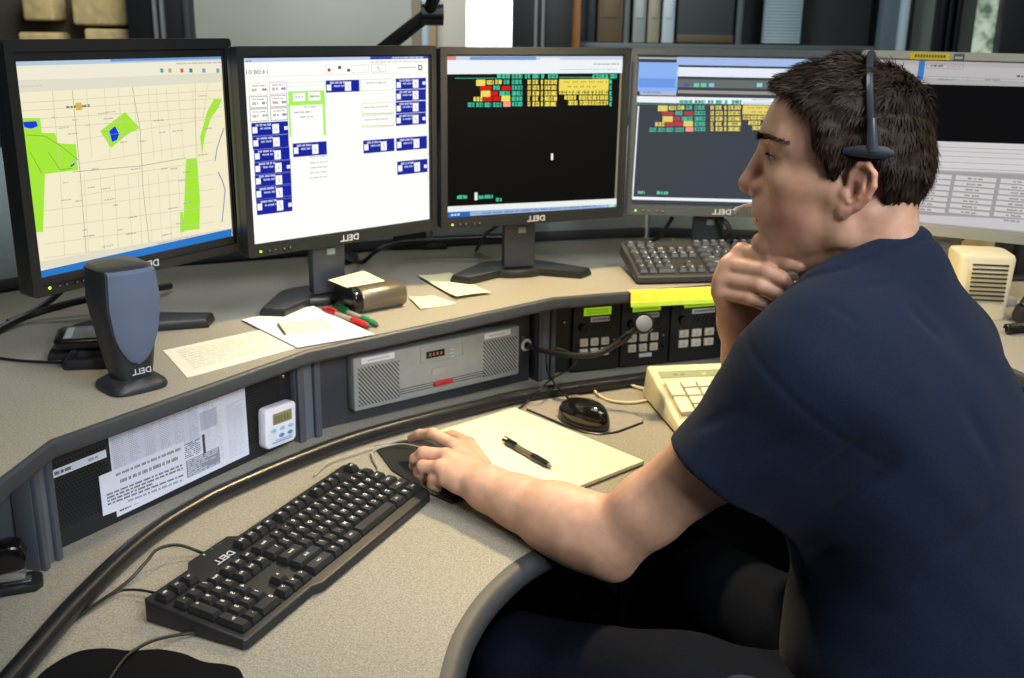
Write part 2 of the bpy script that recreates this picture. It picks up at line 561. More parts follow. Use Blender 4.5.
# ---- hands
def fingers(chains, palm, k=.0035):
    H = Body()
    for pts, rs in palm: H.chain(pts, rs, .016)
    for pts, rs in chains:
        f = Body(); f.chain(pts, rs, .004)
        # knuckle swell
        join(H, f, k)
    return H
fr_ = [.0108, .0098, .0086, .0074]
def zpts(L): return [V3(on_z(*p)) for p in L]
iL = zpts([(453, 445, .800), (433, 434, .806), (420, 434.5, .795), (411.5, 438, .782)])
mL = zpts([(446, 455.5, .803), (423.5, 453, .801), (415.5, 459, .788), (413.5, 466, .770)])
rL = zpts([(440, 467, .798), (423, 466.5, .792), (419, 472, .778), (422, 478, .763)])
pL = zpts([(446, 480, .785), (433, 479, .778), (432, 484, .768), (438, 488, .757)])
tL = zpts([(482, 466, .782), (468, 444, .776), (453, 436, .773), (439, 437, .765)])
wl = WR_L
handL = fingers([(iL, fr_), (mL, [.0112, .0102, .009, .0078]), (rL, fr_), (pL, [.0095, .0085, .0075, .0066]), (tL, [.015, .0125, .0105, .0085])],
    [([wl, iL[0]], [.021, .0118]), ([wl, mL[0]], [.022, .0122]), ([wl, rL[0]], [.021, .0118]), ([wl, pL[0]], [.020, .0105]),
     ([wl, (iL[0]+tL[1])/2], [.02, .011]), ([wl*.6+iL[0]*.4, wl*.3+pL[0]*.7], [.014, .012])])
def ypts(L): return [V3(on_y(*p)) for p in L]
iR = ypts([(742, 252, 1.322), (772, 257, 1.282), (788, 262, 1.268), (799, 267, 1.262)])
mR = ypts([(729, 265, 1.316), (767, 272, 1.272), (782, 279, 1.262), (790, 287, 1.262)])
rR = ypts([(723, 279, 1.314), (761, 285, 1.270), (776, 293, 1.262), (783, 300, 1.264)])
pR = ypts([(721, 292, 1.314), (751, 299, 1.276), (764, 304, 1.270), (772, 307, 1.270)])
tR = ypts([(733, 305, 1.350), (742, 276, 1.362), (756, 258, 1.366), (776, 262, 1.356)])
wr = WR_R
handR = fingers([(iR, [.0112, .0102, .009, .0076]), (mR, [.0118, .0105, .0092, .008]), (rR, [.0112, .010, .0088, .0076]), (pR, [.0105, .009, .0078, .0068]), (tR, [.015, .0125, .011, .009])],
    [([wr, iR[0]], [.023, .0128]), ([wr, mR[0]], [.023, .0130]), ([wr, rR[0]], [.022, .0125]), ([wr, pR[0]], [.021, .0115]),
     ([wr, tR[1]], [.02, .013])])

# ---- arms and the rest of the skin
sk = Body()
join(sk, hd, 0.0)
sk.cone(NECK+[.004, -.004, .0], TB.wld((-.0, 0, -.05)), .058, .06, .03)
sk.ell((.0, 0, -.17), (.085, .13, .18), .05, TB)
sk.ell((.0, 0, -.42), (.09, .12, .16), .05, TB)
def arm(sh, el, wr, hand, up):
    A = Body()
    sh, el, wr = map(np.array, (sh, el, wr))
    d = wr-el; u = el-sh
    A.chain([sh, sh+u*.45, sh+u*.8, el], [.060, .051, .045, .043], .02)
    A.chain([el, el+d*.22, el+d*.45, el+d*.75, wr], [.042, .046, .0425, .0315, .0255], .03)
    side = np.cross(d, up); side /= np.linalg.norm(side)
    A.chain([wr-d*.30+side*.006, wr+side*.010], [.027, .0205], .02)
    A.chain([wr-d*.30-side*.006, wr-side*.010], [.027, .0205], .02)
    join(A, hand, .02)
    return A
aL = arm(SH_L, EL_L, WR_L, handL, np.array([0, 0, 1.]))
aL.cone(EL_L+[.012, -.012, -.030], EL_L+[.004, .004, -.012], .017, .024, .02)     # point of the elbow
aL.cone(EL_L*.93+WR_L*.07+np.array([0, 0, .020]), EL_L*.6+WR_L*.4+np.array([0, 0, .012]), .026, .024, .025)
join(sk, aL, .03)
aR = arm(SH_R, EL_R, WR_R, handR, np.array([-.7, -.7, 0.]))
sk2 = sk; join(sk, aR, .0)
# nails on the far hand
for c in (mR, rR, pR, iR):
    t = c[-1]; d = (c[-1]-c[-2]); d /= np.linalg.norm(d)
HSK = .0020
BASE = np.array([.50, 1.15, 0.0])
V, Q = sk.mesh(HSK)
V, Q = keep_largest(V, Q)
V = relax(V, Q, 2, .45)
# pigment of the skin: lips, beard area, cheeks, ears, knuckles
L = HD.loc(V)
col = np.tile(np.array(hexc('c89d83')), (len(V), 1))
def blend(mask, hx):
    global col
    m = np.clip(mask, 0, 1)[:, None]; col = col*(1-m) + np.array(hexc(hx))*m
def blob(c, r, sym=True):
    q = L.copy()
    if sym: q[:, 1] = np.abs(q[:, 1])
    return np.exp(-(((q-np.array(c))/np.array(r))**2).sum(1))
ish = (L[:, 2] > -.14) & (np.abs(L[:, 0]) < .16) & (np.abs(L[:, 1]) < .12)
blend(blob((.07, .055, -.035), (.035, .035, .035))*.55*ish, 'c07f6e')
blend(blob((.125, 0, .0), (.016, .02, .014))*.6*ish, 'bd7d6b')
blend(blob((-.02, .085, .01), (.03, .02, .04))*.6*ish, 'bb7a66')
blend(blob((.085, .02, -.072), (.035, .045, .026))*.22*ish, '9c8076')
blend(blob((.090, .035, .030), (.012, .020, .010))*.45*ish, 'a8765f')
lip = np.clip(1.2-(((L-np.array([.112, 0, -.0445]))/np.array([.011, .023, .0105]))**2).sum(1), 0, 1)*ish
blend(lip*.8, 'a9675a')
for c in (iL, mL, rL, pL, iR, mR, rR, pR):
    for j in (0, 1):
        blend(np.exp(-((V-c[j])**2).sum(1)/.010**2)*.45, 'b97b66')
    blend(np.exp(-((V-c[3])**2).sum(1)/.008**2)*.5, 'c08a76')
m_skin = mat('skin', (1, 1, 1), rough=.48, sub=.18, bump=.10, bscale=420, spec=.4)
def skin_nodes(m):
    nt = m.node_tree; b = nt.nodes['Principled BSDF']
    a = nt.nodes.new('ShaderNodeAttribute'); a.attribute_name = 'pigment'
    tc = nt.nodes.new('ShaderNodeTexCoord')
    n = nt.nodes.new('ShaderNodeTexNoise'); n.inputs['Scale'].default_value = 55; n.inputs['Detail'].default_value = 6
    nt.links.new(tc.outputs['Object'], n.inputs['Vector'])
    r = nt.nodes.new('ShaderNodeMapRange'); r.inputs[1].default_value = .3; r.inputs[2].default_value = .7
    r.inputs[3].default_value = .88; r.inputs[4].default_value = 1.10
    nt.links.new(n.outputs['Fac'], r.inputs[0])
    mx = nt.nodes.new('ShaderNodeMix'); mx.data_type = 'RGBA'; mx.blend_type = 'MULTIPLY'; mx.inputs[0].default_value = 1
    nt.links.new(a.outputs['Color'], mx.inputs[6]); nt.links.new(r.outputs[0], mx.inputs[7])
    nt.links.new(mx.outputs[2], b.inputs['Base Color'])
skin_nodes(m_skin)
person = thing('person', 'seated man in navy t-shirt and headset, chin on hand, other hand on black mouse', 'person', tuple(BASE))
body = np_mesh('body', V-BASE, Q, m_skin, person, col)

# ---- eyes
for sd in (1, -1):
    M = Matrix.Translation(Vector(HD.wld((EC[0], sd*EC[1], EC[2]))-BASE)) @ Matrix((HX, HL, HZ)).transposed().to_4x4() @ R('Z', math.radians(14))
    e = MB()
    e.lathe([(0.0001, .0124)]+[(.0124*math.sin(a), .0124*math.cos(a)) for a in np.linspace(.12, PI-.01, 18)], 24, M @ R('Y', PI/2), 0)
    e.lathe([(0.0001, .0131), (.0032, .0126)], 20, M @ R('Y', PI/2), 2)
    e.lathe([(.0032, .0126), (.0066, .0107)], 20, M @ R('Y', PI/2), 1)
    e.build('eye', [mat('eye_white', hexc('a89a8e'), .3), mat('iris', hexc('33281c'), .2), mat('pupil', (.01, .01, .01), .15)], person)
    la = MB(); r_ = random.Random(9)
    for k in range(60):
        t = k/59; a = math.radians(-50+115*t)
        d = np.array([math.cos(a), sd*math.sin(a), 0]); p = EC*[1, sd, 1] + d*.0136 + np.array([0, 0, .0030-.0018*abs(t-.4)])
        q = p + d*.0045 + np.array([0, 0, .0006+r_.uniform(-.0008, .0008)]); w_ = np.array([0, 0, .0004])
        la.add([HD.wld(p-w_)-BASE, HD.wld(p+w_)-BASE, HD.wld(q)-BASE], [(0, 1, 2)])
    la.build('eyelashes', mat('dark_brown_hair', hexc('281c13'), rough=.6, noise=.5, nscale=120, spec=.22), person, sharp=0)

# ---- hair: a scalp shell and short strands lying over it
def hair_mask(L):
    """>0 where hair grows, from side-view boundaries (x forward, z up)"""
    x, y, z = L[:, 0], np.abs(L[:, 1]), L[:, 2]
    # front hairline height as x grows, temple line, nape line
    xf = np.interp(z, [-.03, .000, .012, .035, .055, .085, .100, .112, .125], [-.030, .016, .022, .030, .046, .050, .062, .088, .130])
    xf = xf + np.clip((.05-y)/.05, 0, 1)*np.clip((z-.085)/.02, 0, 1)*.018
    front = xf - x
    nape = z + .027 + np.clip((-.055-x)*.10, -.01, .01)
    # bare disc around the ear
    dx, dz = (x+.013), (z-.006)
    ear = np.sqrt(((dx-.002)/.026)**2 + (dz/.036)**2)-1
    ear = np.where((z < .0) & (x > -.022), -1, ear)
    return np.minimum(np.minimum(front, nape), ear*.03)
sc = Body()
sc.ell((.014, 0, .063), (.100, .083, .091), .01, HD)
sc.ell((.046, 0, .072), (.064, .070, .064), .02, HD)
sc.ell((-.022, 0, .028), (.069, .075, .070), .02, HD)
sc.func(lambda P: .004*vnoise(P, 130, 5)+.002*vnoise(P, 320, 6), HEAD_O-.2, HEAD_O+.25)
sc.ops.append(('s', lambda P: np.clip(hair_mask(HD.loc(P))*.6, -.05, .05)*1.0, HEAD_O-.2, HEAD_O+.25, .008))
# subtraction keeps where mask > 0
f0 = sc.ops[-1][1]; sc.ops[-1] = ('s', lambda P: f0(P), *sc.ops[-1][2:])
Vh, Qh = sc.mesh(.0025)
Vh, Qh = keep_largest(Vh, Qh)
Vh = relax(Vh, Qh, 2, .5)
m_hair = mat('dark_brown_hair', hexc('281c13'), rough=.6, noise=.5, nscale=120, spec=.15)
# strands
Lh = HD.loc(Vh)
a_, b_, c_, d_ = (Vh[Qh[:, i]] for i in range(4))
fn = np.cross(c_-a_, d_-b_); ar = np.linalg.norm(fn, axis=1)/2; fn /= np.maximum(np.linalg.norm(fn, axis=1), 1e-9)[:, None]
fc = (a_+b_+c_+d_)/4; fl = HD.loc(fc)
nl = fn@HD.A.T
ctr = np.array([.005, 0, .06])
outw = ((fl-ctr)*nl).sum(1) > .02
pr = ar*outw; pr /= pr.sum()
NS = 17000
pick = rng.choice(len(fc), NS, p=pr)
root = fl[pick] + rng.normal(scale=.0012, size=(NS, 3)); nrm = nl[pick]
x, y, z = root.T
crown = np.array([-.045, .0, .150])
away = root-crown
fwd = np.array([1.0, 0, 0]); down = np.array([0, 0, -1.0])
top = np.clip((z-.085)/.04, 0, 1)[:, None]
flow = away/np.linalg.norm(away, axis=1)[:, None]*.9 + top*fwd*.5 + (1-top)*(down*.8+np.array([-.25, 0, 0])*(x > -.02)[:, None])
flow = flow + rng.normal(scale=.32, size=(NS, 3)) + .22*np.stack([vnoise(root, 90, 21), vnoise(root, 90, 22), vnoise(root, 90, 23)], 1)
flow -= nrm*(flow*nrm).sum(1)[:, None]
flow /= np.linalg.norm(flow, axis=1)[:, None]
lift = (.14 + .30*top[:, 0]*rng.random(NS) + .10*rng.random(NS))[:, None]
fringe = np.clip((x-.045)/.03, 0, 1)[:, None]*top
ln = (.012 + .009*top[:, 0] + .006*rng.random(NS))[:, None]*(1-.35*np.clip((x-.06)/.04, 0, 1))[:, None]
dirv = flow + nrm*(lift+.15*fringe)
dirv /= np.linalg.norm(dirv, axis=1)[:, None]
p0 = root - nrm*.002
p1 = p0 + dirv*ln*.5
p2 = p1 + (dirv*.8 - nrm*.45*lift*1.2 + down*.12*top)*ln*.5
wv = np.cross(dirv, nrm); wv /= np.linalg.norm(wv, axis=1)[:, None]
w0 = .00075
SV = np.concatenate([p0+wv*w0, p0-wv*w0, p1+wv*w0*.8+nrm*.0003, p1-wv*w0*.8+nrm*.0003, p2])
i = np.arange(NS)
tri = np.concatenate([np.stack([i, i+NS, i+3*NS], 1), np.stack([i, i+3*NS, i+2*NS], 1), np.stack([i+2*NS, i+3*NS, i+4*NS], 1)])
SVw = HD.o + SV@HD.A - BASE
qt = np.concatenate([Qh[:, [0, 1, 2]], Qh[:, [0, 2, 3]]])
hair = np_mesh('hair', np.concatenate([Vh-BASE, SVw]), np.concatenate([qt, tri+len(Vh)]), m_hair, person)
# eyebrows, rooted on the brow
for sd in (1, -1):
    e = MB(); r_ = random.Random(3); N = 450
    t = np.array([r_.random()**1.2 for _ in range(N)])
    y_ = .006+.030*t; z_ = .0555+.007*np.sin(t*2.4)-.004*t + np.array([r_.uniform(-.0036, .0036) for _ in range(N)])*(1-.45*t)
    d0 = np.stack([np.cos(t*.9), sd*np.sin(t*.9), 0*t], 1)
    p = np.stack([.07-.02*t, sd*y_, z_], 1)
    for _ in range(40):
        dd = hd.ev(HD.wld(p)); p = p + d0*np.clip(-dd, -.004, .004)[:, None]
    for k in range(N):
        dv = np.array([-.25-.35*t[k], sd*.85, .30-.5*t[k]]) + np.array([r_.gauss(0, .2) for _ in range(3)]) + d0[k]*.55
        dv /= np.linalg.norm(dv); q = p[k] + dv*.008; w = np.array([0, 0, .00042]); p_ = p[k]-d0[k]*.0006
        e.add([HD.wld(p_-w)-BASE, HD.wld(p_+w)-BASE, HD.wld(q)-BASE], [(0, 1, 2)])
    e.build('eyebrow', m_hair, person, sharp=0)

# ---- t-shirt
sh = Body()
HEM_L = V3(on_y(722, 474, 1.165))
u = EL_L-SH_L
sh.ell((-.012, 0, -.165), (.130, .178, .215), .05, TB)          # rib cage
sh.ell((-.040, .085, -.075), (.085, .100, .130), .08, TB)       # shoulder blades
sh.ell((-.034, -.080, -.085), (.080, .095, .125), .08, TB)
sh.ell((-.040, 0, -.11), (.088, .110, .17), .08, TB)
sh.ell((-.008, .012, -.40), (.176, .188, .21), .08, TB)            # waist
sh.ell((.0, .005, -.58), (.175, .180, .15), .06, TB)
nk = NECK + [.004, -.002, .002]
c7 = V3(on_y(888, 284, 1.245))
sh.cone(nk+[.002, 0, .02], nk+[.008, 0, -.06], .0640, .072, .03)
sh.cone(c7, SH_L + [.004, .0, .002], .052, .080, .06)           # slope of the shoulders
sh.cone(c7, SH_R, .052, .070, .05)
sh.cone(nk-[0, 0, .012], SH_L + [-.006, .0, -.002], .052, .074, .05)
sh.cone(nk, SH_R, .058, .066, .05)
sl = Body()
hn_ = np.array([-.50, .05, -.86]); hn_ /= np.linalg.norm(hn_)
sl.chain([SH_L, SH_L*.5+HEM_L*.5, HEM_L, HEM_L+u*.12], [.077, .074, .068, .066], .03)
sl.chain([SH_L+[.0, .0, -.05], V3(on_y(778, 476, 1.165)), V3(on_y(758, 515, 1.165))], [.05, .034, .034], .04)
sl.half(HEM_L, hn_, HEM_L-.2, HEM_L+.2, .003)
sl.cone(HEM_L-hn_*.03, HEM_L+hn_*.05, .055, .061, .003, op='s')
join(sh, sl, .09)
sr = Body(); ur = EL_R-SH_R
sr.chain([SH_R, SH_R+ur*.6], [.076, .068], .03)
join(sh, sr, .04)
# creases
def crease(a, b, w, dep):
    a = np.array(a); b = np.array(b); ba = b-a; l2 = ba@ba
    def f(P):
        pa = P-a; t = np.clip(pa@ba/l2, 0, 1); q = np.sqrt(((pa-t[:, None]*ba)**2).sum(1))
        return dep*np.exp(-(q/w)**2)*np.sin(np.clip(t, .02, .98)*PI)
    sh.func(f, np.minimum(a, b)-4*w, np.maximum(a, b)+4*w)
def sp(px, py, y): return V3(on_y(px, py, y))
SHIRT_CREASES = True
# seam where the sleeve is set in
nse = (HEM_L-SH_L); nse /= np.linalg.norm(nse)
pse = SH_L + nse*.012
def seam(P):
    q = (P-pse)@nse + .018*np.sin(((P-pse)@TR)*12)
    r = np.linalg.norm(P-pse, axis=1)
    return .0016*np.exp(-(q/.0032)**2)*(r < .13)
sh.func(seam, pse-.14, pse+.14)
sh.func(lambda P: .0022*vnoise(P*np.array([1, 1, 1.0]), 38, 9)+.0012*vnoise(P, 80, 12), np.array([-1, 0, 0]), np.array([2, 3, 2]))
# collar: cut above a sloping plane, then a hollow for the neck and a ribbed band
c_back = V3(on_y(908, 232, 1.245)); c_front = V3(on_y(800, 281, 1.29)); c_near = V3(on_y(856, 250, 1.208))
cnrm = np.cross(c_back-c_near, c_front-c_near); cnrm /= np.linalg.norm(cnrm)
if cnrm[2] < 0: cnrm = -cnrm
cc = c_near
sh.half(cc, cnrm, cc-.16, cc+.16, .004)
sh.cone(NECK+[0, 0, .09], NECK+[.004, 0, -.015], .058, .063, .004, op='s')
sh.func(lambda P: (-.0032/(1+np.exp(-np.clip((((P-cc)@cnrm)+.0150)/.0012, -30, 30))) + .0022*np.exp(-((((P-cc)@cnrm)+.0175)/.0028)**2))*(np.linalg.norm(P-NECK, axis=1) < .12), NECK-.15, NECK+.15)
def surf(px, py):                                                # where a pixel's line of sight meets the cloth
    r_ = V3(ray(px, py)); o_ = np.array([0, 0, CAM_H]); t = .85
    for _ in range(120):
        d_ = sh.ev((o_+r_*t)[None])[0]
        if d_ < .0008: break
        t += max(.0006, min(.03, d_*.8))
    return o_+r_*t
for (a_, b_, w_, dp_) in (((866, 424), (918, 388), .0055, .0045), ((872, 432), (800, 486), .006, .004), ((842, 292), (905, 279), .006, .0035), ((880, 266), (938, 292), .005, .003),
        ((820, 300), (868, 330), .007, .003), ((905, 305), (945, 345), .009, .003), ((812, 520), (905, 455), .010, .005), ((800, 560), (880, 520), .010, .004),
        ((795, 600), (900, 610), .012, .005), ((690, 432), (745, 405), .007, .003), ((735, 470), (800, 430), .008, .003), ((960, 400), (1000, 470), .012, .004), ((930, 560), (1000, 500), .012, .004)):
    crease(surf(*a_), surf(*b_), w_, dp_)
Vs, Qs = sh.mesh(.0036)
Vs, Qs = keep_largest(Vs, Qs)
Vs = relax(Vs, Qs, 2, .45)
m_shirt = mat('navy_cotton', hexc('0d1a2f'), rough=.85, noise=.18, nscale=300, bump=.35, bscale=900, spec=.2, sheen=.06)
shirt = np_mesh('t_shirt', Vs-BASE, Qs, m_shirt, person)
# ---- jeans
jn = Body()
pel = (HIP_L+HIP_R)/2
jn.ell(pel+[.01, -.01, .06], (.165, .165, .14), .04)
for hp, kn, ft in ((HIP_L, KN_L, np.array([.0, 1.40, .09])), (HIP_R, KN_R, np.array([.22, 1.72, .09]))):
    g = Body()
    g.chain([hp, hp*.5+kn*.5, kn], [.098, .086, .070], .04)
    g.chain([kn, kn*.5+ft*.5, ft], [.070, .064, .056], .03)
    join(jn, g, .05)
jn.func(lambda P: .003*vnoise(P, 30, 31)+.0015*vnoise(P, 75, 32), np.array([-1, 0, -1]), np.array([2, 3, 2]))
Vj, Qj = jn.mesh(.006)
Vj = relax(Vj, Qj, 1, .5)
m_jean = mat('dark_denim', hexc('0f1422'), rough=.9, noise=.25, nscale=250, bump=.3, bscale=700, spec=.15)
np_mesh('jeans', Vj-BASE, Qj, m_jean, person)
for ft, dr in ((np.array([.0, 1.40, .05]), TF), (np.array([.22, 1.72, .05]), TF)):
    s_ = Body(); s_.chain([ft-dr*.05+[0, 0, .0], ft+dr*.08+[0, 0, -.01], ft+dr*.17+[0, 0, -.015]], [.042, .040, .033], .02)
    s_.cone(ft-dr*.02+[0, 0, .06], ft-dr*.02, .05, .045, .02)
    s_.half((0, 0, .006), (0, 0, -1), ft-.4, ft+.4, .003)
    Vf, Qf = s_.mesh(.006)
    np_mesh('shoe', Vf-BASE, Qf, mat('black_leather', (.012, .012, .012), .45), person)
# ------------------------------------------------------------------ shared materials
def speckle(name, c1, c2, c3, rough=.55, scale=900):
    m = bpy.data.materials.new(name); m.use_nodes = True; nt = m.node_tree; b = nt.nodes['Principled BSDF']
    tc = nt.nodes.new('ShaderNodeTexCoord')
    n1 = nt.nodes.new('ShaderNodeTexNoise'); n1.inputs['Scale'].default_value = scale; n1.inputs['Detail'].default_value = 2
    n2 = nt.nodes.new('ShaderNodeTexNoise'); n2.inputs['Scale'].default_value = scale*.37; n2.inputs['Detail'].default_value = 3
    for n in (n1, n2): nt.links.new(tc.outputs['Object'], n.inputs['Vector'])
    r = nt.nodes.new('ShaderNodeValToRGB'); e = r.color_ramp.elements
    e[0].position = .36; e[0].color = (*c1, 1); e[1].position = .62; e[1].color = (*c3, 1)
    k = e.new(.5); k.color = (*c2, 1)
    a = nt.nodes.new('ShaderNodeMath'); a.operation = 'ADD'
    h = nt.nodes.new('ShaderNodeMath'); h.operation = 'MULTIPLY'; h.inputs[1].default_value = .5
    nt.links.new(n1.outputs['Fac'], a.inputs[0]); nt.links.new(n2.outputs['Fac'], a.inputs[1])
    nt.links.new(a.outputs[0], h.inputs[0]); nt.links.new(h.outputs[0], r.inputs[0])
    nt.links.new(r.outputs[0], b.inputs['Base Color']); b.inputs['Roughness'].default_value = rough
    b.inputs['Specular IOR Level'].default_value = .35
    MATS[name] = m; return m
m_lam = speckle('speckled_laminate', hexc('6c695f'), hexc('8d887b'), hexc('a7a192'), scale=1100)
m_edge = mat('charcoal_edge', hexc('33363a'), .5, noise=.1, bump=.1, bscale=600)
m_steel = mat('slate_grey_steel', hexc('4a4f57'), .45, noise=.06)
m_dark = mat('black_steel', hexc('202124'), .5, noise=.1)
m_black = mat('black_plastic', hexc('17181a'), .42, noise=.1, bump=.08, bscale=900)
m_gloss = mat('glossy_black_plastic', hexc('0c0c0d'), .18)
m_rubber = mat('black_rubber', hexc('17191d'), .30, noise=.12, bump=.05)
m_cord = mat('black_cord', hexc('131313'), .45)
m_fabric = mat('blue_grey_panel_fabric', hexc('9fb0b2'), .95, noise=.15, nscale=400, bump=.4, bscale=900, spec=.1)
m_tan = mat('cream_panel', hexc('b9a878'), .8, noise=.06)
m_screw = mat('bright_screw', hexc('b9bcc0'), .25, metal=1)
m_paper = mat('white_paper', hexc('dcdcda'), .8, noise=.03)
m_ink = mat('black_ink', hexc('3a3a40'), .8)
m_ink2 = mat('grey_ink', hexc('8a8e9a'), .8)

DZ, SZ = .74, .93
# ------------------------------------------------------------------ floor and partition
fl = MB().box((.2, 1.9, -.02), (7.5, 6.6, .04))
struct(fl.build('floor', mat('dark_carpet', hexc('2a2b2e'), .95, noise=.3, nscale=300, bump=.5)))

back = [(-1.15, 1.70), (-.76, 2.12), (-.19, 2.375), (.33, 2.53), (.80, 2.50), (1.35, 2.12), (1.6, 1.6)]
front = [Vector((-.556, .74)), on_z(0, 478, SZ).xy, on_z(50, 440, SZ).xy, on_z(306, 350, SZ).xy, on_z(552, 297.5, SZ).xy,
         on_z(720, 284, SZ).xy, Vector((.56, 1.99)), Vector((.70, 1.76)), Vector((.80, 1.45)), Vector((.84, 1.12))]
# partition behind the shelf, one panel per straight run
PT = 1.20
for i in range(len(back)-1):
    a, b = Vector(back[i]), Vector(back[i+1]); L = (b-a).length; ang = math.atan2(b.y-a.y, b.x-a.x)
    M = T(a.x, a.y, 0) @ R('Z', ang)
    mb = MB(); mb.box((L/2, .03, (PT+SZ)/2-.02), (L-.006, .05, PT-SZ+.04), M, 0, .004); mb.box((L/2, .03, SZ/2-.02), (L, .056, SZ-.04), M, 2, .002)  # shade under the desk is put into the lower panel's dark colour
    mb.box((L/2, .03, PT+.012), (L-.004, .06, .024), M, 1, .006)
    mb.box((L/2, .003, SZ+.012), (L-.01, .012, .022), M, 1, .003)
    struct(mb.build('wall_partition', [m_tan if i >= 4 else m_fabric, m_edge, m_dark]))

# ------------------------------------------------------------------ worktop
bt = [(24, 668), (79, 605), (136, 550), (184, 516), (247, 484), (360, 440), (480, 408.5), (531, 397), (642, 381), (720, 371), (800, 362)]
edge_px = [(439, 678), (465, 613), (500, 573), (534, 549.6)]
ce = [(-.09, .62)] + [tuple(on_z(x, y, DZ).xy) for x, y in edge_px] + [(.12, 1.37), (.20, 1.47), (.32, 1.56), (.52, 1.62), (.80, 1.56), (1.02, 1.30)]
ce = [p.xy for p in smooth_path([(p[0], p[1], 0) for p in ce], 6)]
outer = [Vector((1.30, 1.22)), Vector((1.45, 1.6)), Vector((1.25, 2.05)), Vector((.78, 2.43)), Vector((.33, 2.46)), Vector((-.19, 2.31)), Vector((-.72, 2.06)),
         Vector((-1.05, 1.66)), Vector((-1.05, .62))]
wt = thing('console_worktop', 'long beige speckled worktop with dark rounded edge under keyboard and legal pad', 'desk', (0, 1.6, 0))
off = T(0, -1.6, 0)
mb = MB(); mb.prism([p[:] for p in ce]+[p[:] for p in outer], DZ-.032, DZ, off)
mb.build('top', m_lam, wt, sharp=30)
# bullnose along the user's edge
n = len(ce); nrm = []
for i in range(n):
    t = (ce[min(i+1, n-1)]-ce[max(i-1, 0)]).normalized(); nrm.append(Vector((t.y, -t.x)))
prof = [(0, 0)] + [(.010+.016*math.sin(a), -.016+.016*math.cos(a)) for a in np.linspace(.1, PI-.1, 8)] + [(0, -.032)]
vs = []; fs = []
for i in range(n):
    for (d, z) in prof: vs.append((ce[i].x+nrm[i].x*d, ce[i].y+nrm[i].y*d, DZ+z+.0005))
m_ = len(prof)
for i in range(n-1):
    for k in range(m_-1): fs.append((i*m_+k, i*m_+k+1, (i+1)*m_+k+1, (i+1)*m_+k))
MB().add(vs, fs, off).build('edge_band', m_edge, wt)
lg = MB()
for (x, y) in ((-.5, .8), (-.75, 1.7), (.3, 2.25), (1.2, 1.5)):
    MB().box((x, y-1.6, (DZ-.03)/2), (.06, .06, DZ-.03), None, 0, .004).build('leg', m_dark, wt)
mb = MB(); mb.box((-.78, 1.1-1.6, .36), (.03, .9, .66), None, 0, .003)
mb.build('side_panel', m_dark, wt)
# black bumper tube along the worktop
P = [on_z(x-2, y-2, DZ+.0125) for x, y in bt]
P = [P[0]+(P[0]-P[1])*1.2] + P
mb = MB(); path = smooth_path(P, 8)
mb.tube(path, .0132, 16)
bp = tag(mb.build('bumper_rail', m_rubber), 'black rubber bumper rail curving across the worktop behind keyboard', 'rail')
mb = MB(); mb.tube([p+Vector((0, 0, -.0098)) for p in path], .0045, 6)
mb.build('base_strip', m_dark, bp)

# ------------------------------------------------------------------ raised shelf
sf = thing('raised_shelf', 'raised beige speckled shelf with charcoal edge carrying the monitors', 'shelf', (0, 1.9, SZ))
off = T(0, -1.9, -SZ)
bk = [Vector(p)+Vector((0, -.012)) for p in back][::-1]
poly = [p[:] for p in front] + [(1.50, 1.12)] + [p[:] for p in bk[1:]] + [(-1.15, .74)]
MB().prism(poly, SZ-.020, SZ, off).build('top', m_lam, sf, sharp=30)
n = len(front); nrm = []
for i in range(n):
    if i in (0, n-1):
        t = (front[1]-front[0]) if i == 0 else (front[-1]-front[-2]); t = t.normalized(); nrm.append(Vector((t.y, -t.x)))
    else:
        t1 = (front[i]-front[i-1]).normalized(); t2 = (front[i+1]-front[i]).normalized()
        a = Vector((t1.y, -t1.x)); b = Vector((t2.y, -t2.x)); m = (a+b).normalized(); nrm.append(m/max(.3, m.dot(a)))
prof = [(-.0005, .0004), (.004, .0004), (.0075, -.002), (.009, -.006), (.009, -.018), (.006, -.022), (-.04, -.022)]
vs = []; fs = []
for i in range(n):
    for (d, z) in prof: vs.append((front[i].x+nrm[i].x*d, front[i].y+nrm[i].y*d, SZ+z))
m_ = len(prof)
for i in range(n-1):
    for k in range(m_-1): fs.append((i*m_+k, (i+1)*m_+k, (i+1)*m_+k+1, i*m_+k+1))
MB().add(vs, fs, off).build('edge_band', m_edge, sf, sharp=25)

# ------------------------------------------------------------------ rack bays under the shelf
class Bay:
    """upright plane through two foot points; u along it, w up, v out of it towards the user"""
    def __init__(s, a, b):
        s.a = Vector((a.x, a.y, DZ)); d = Vector((b.x-a.x, b.y-a.y, 0)); s.L = d.length; d.normalize()
        s.d = d; s.n = Vector((d.y, -d.x, 0))
        s.M = Matrix((d, s.n*-1, Vector((0, 0, 1)))).transposed().to_4x4(); s.M.translation = s.a   # x along, -y out, z up
    def uw(s, px, py, out=0.0):
        p = on_plane(px, py, s.a + s.n*out, s.n) - s.a
        return p.dot(s.d), p.z
    def quad(s, pts, out=0.0): return [(s.uw(*p, out)) for p in pts]
HB = SZ-.022-DZ
A = Bay(on_z(50, 553, DZ), on_z(300, 437.5, DZ))
B = Bay(on_z(306, 432.5, DZ), on_z(529, 379.5, DZ))
Cb = Bay(on_z(553, 373.5, DZ), on_z(735, 355.5, DZ))
FRONT = R('X', PI/2)                                            # lifts a plan drawing (x right, y up) onto an upright face looking along -y
def face(bay, out=0.0): return bay.M @ T(0, -out, 0) @ FRONT
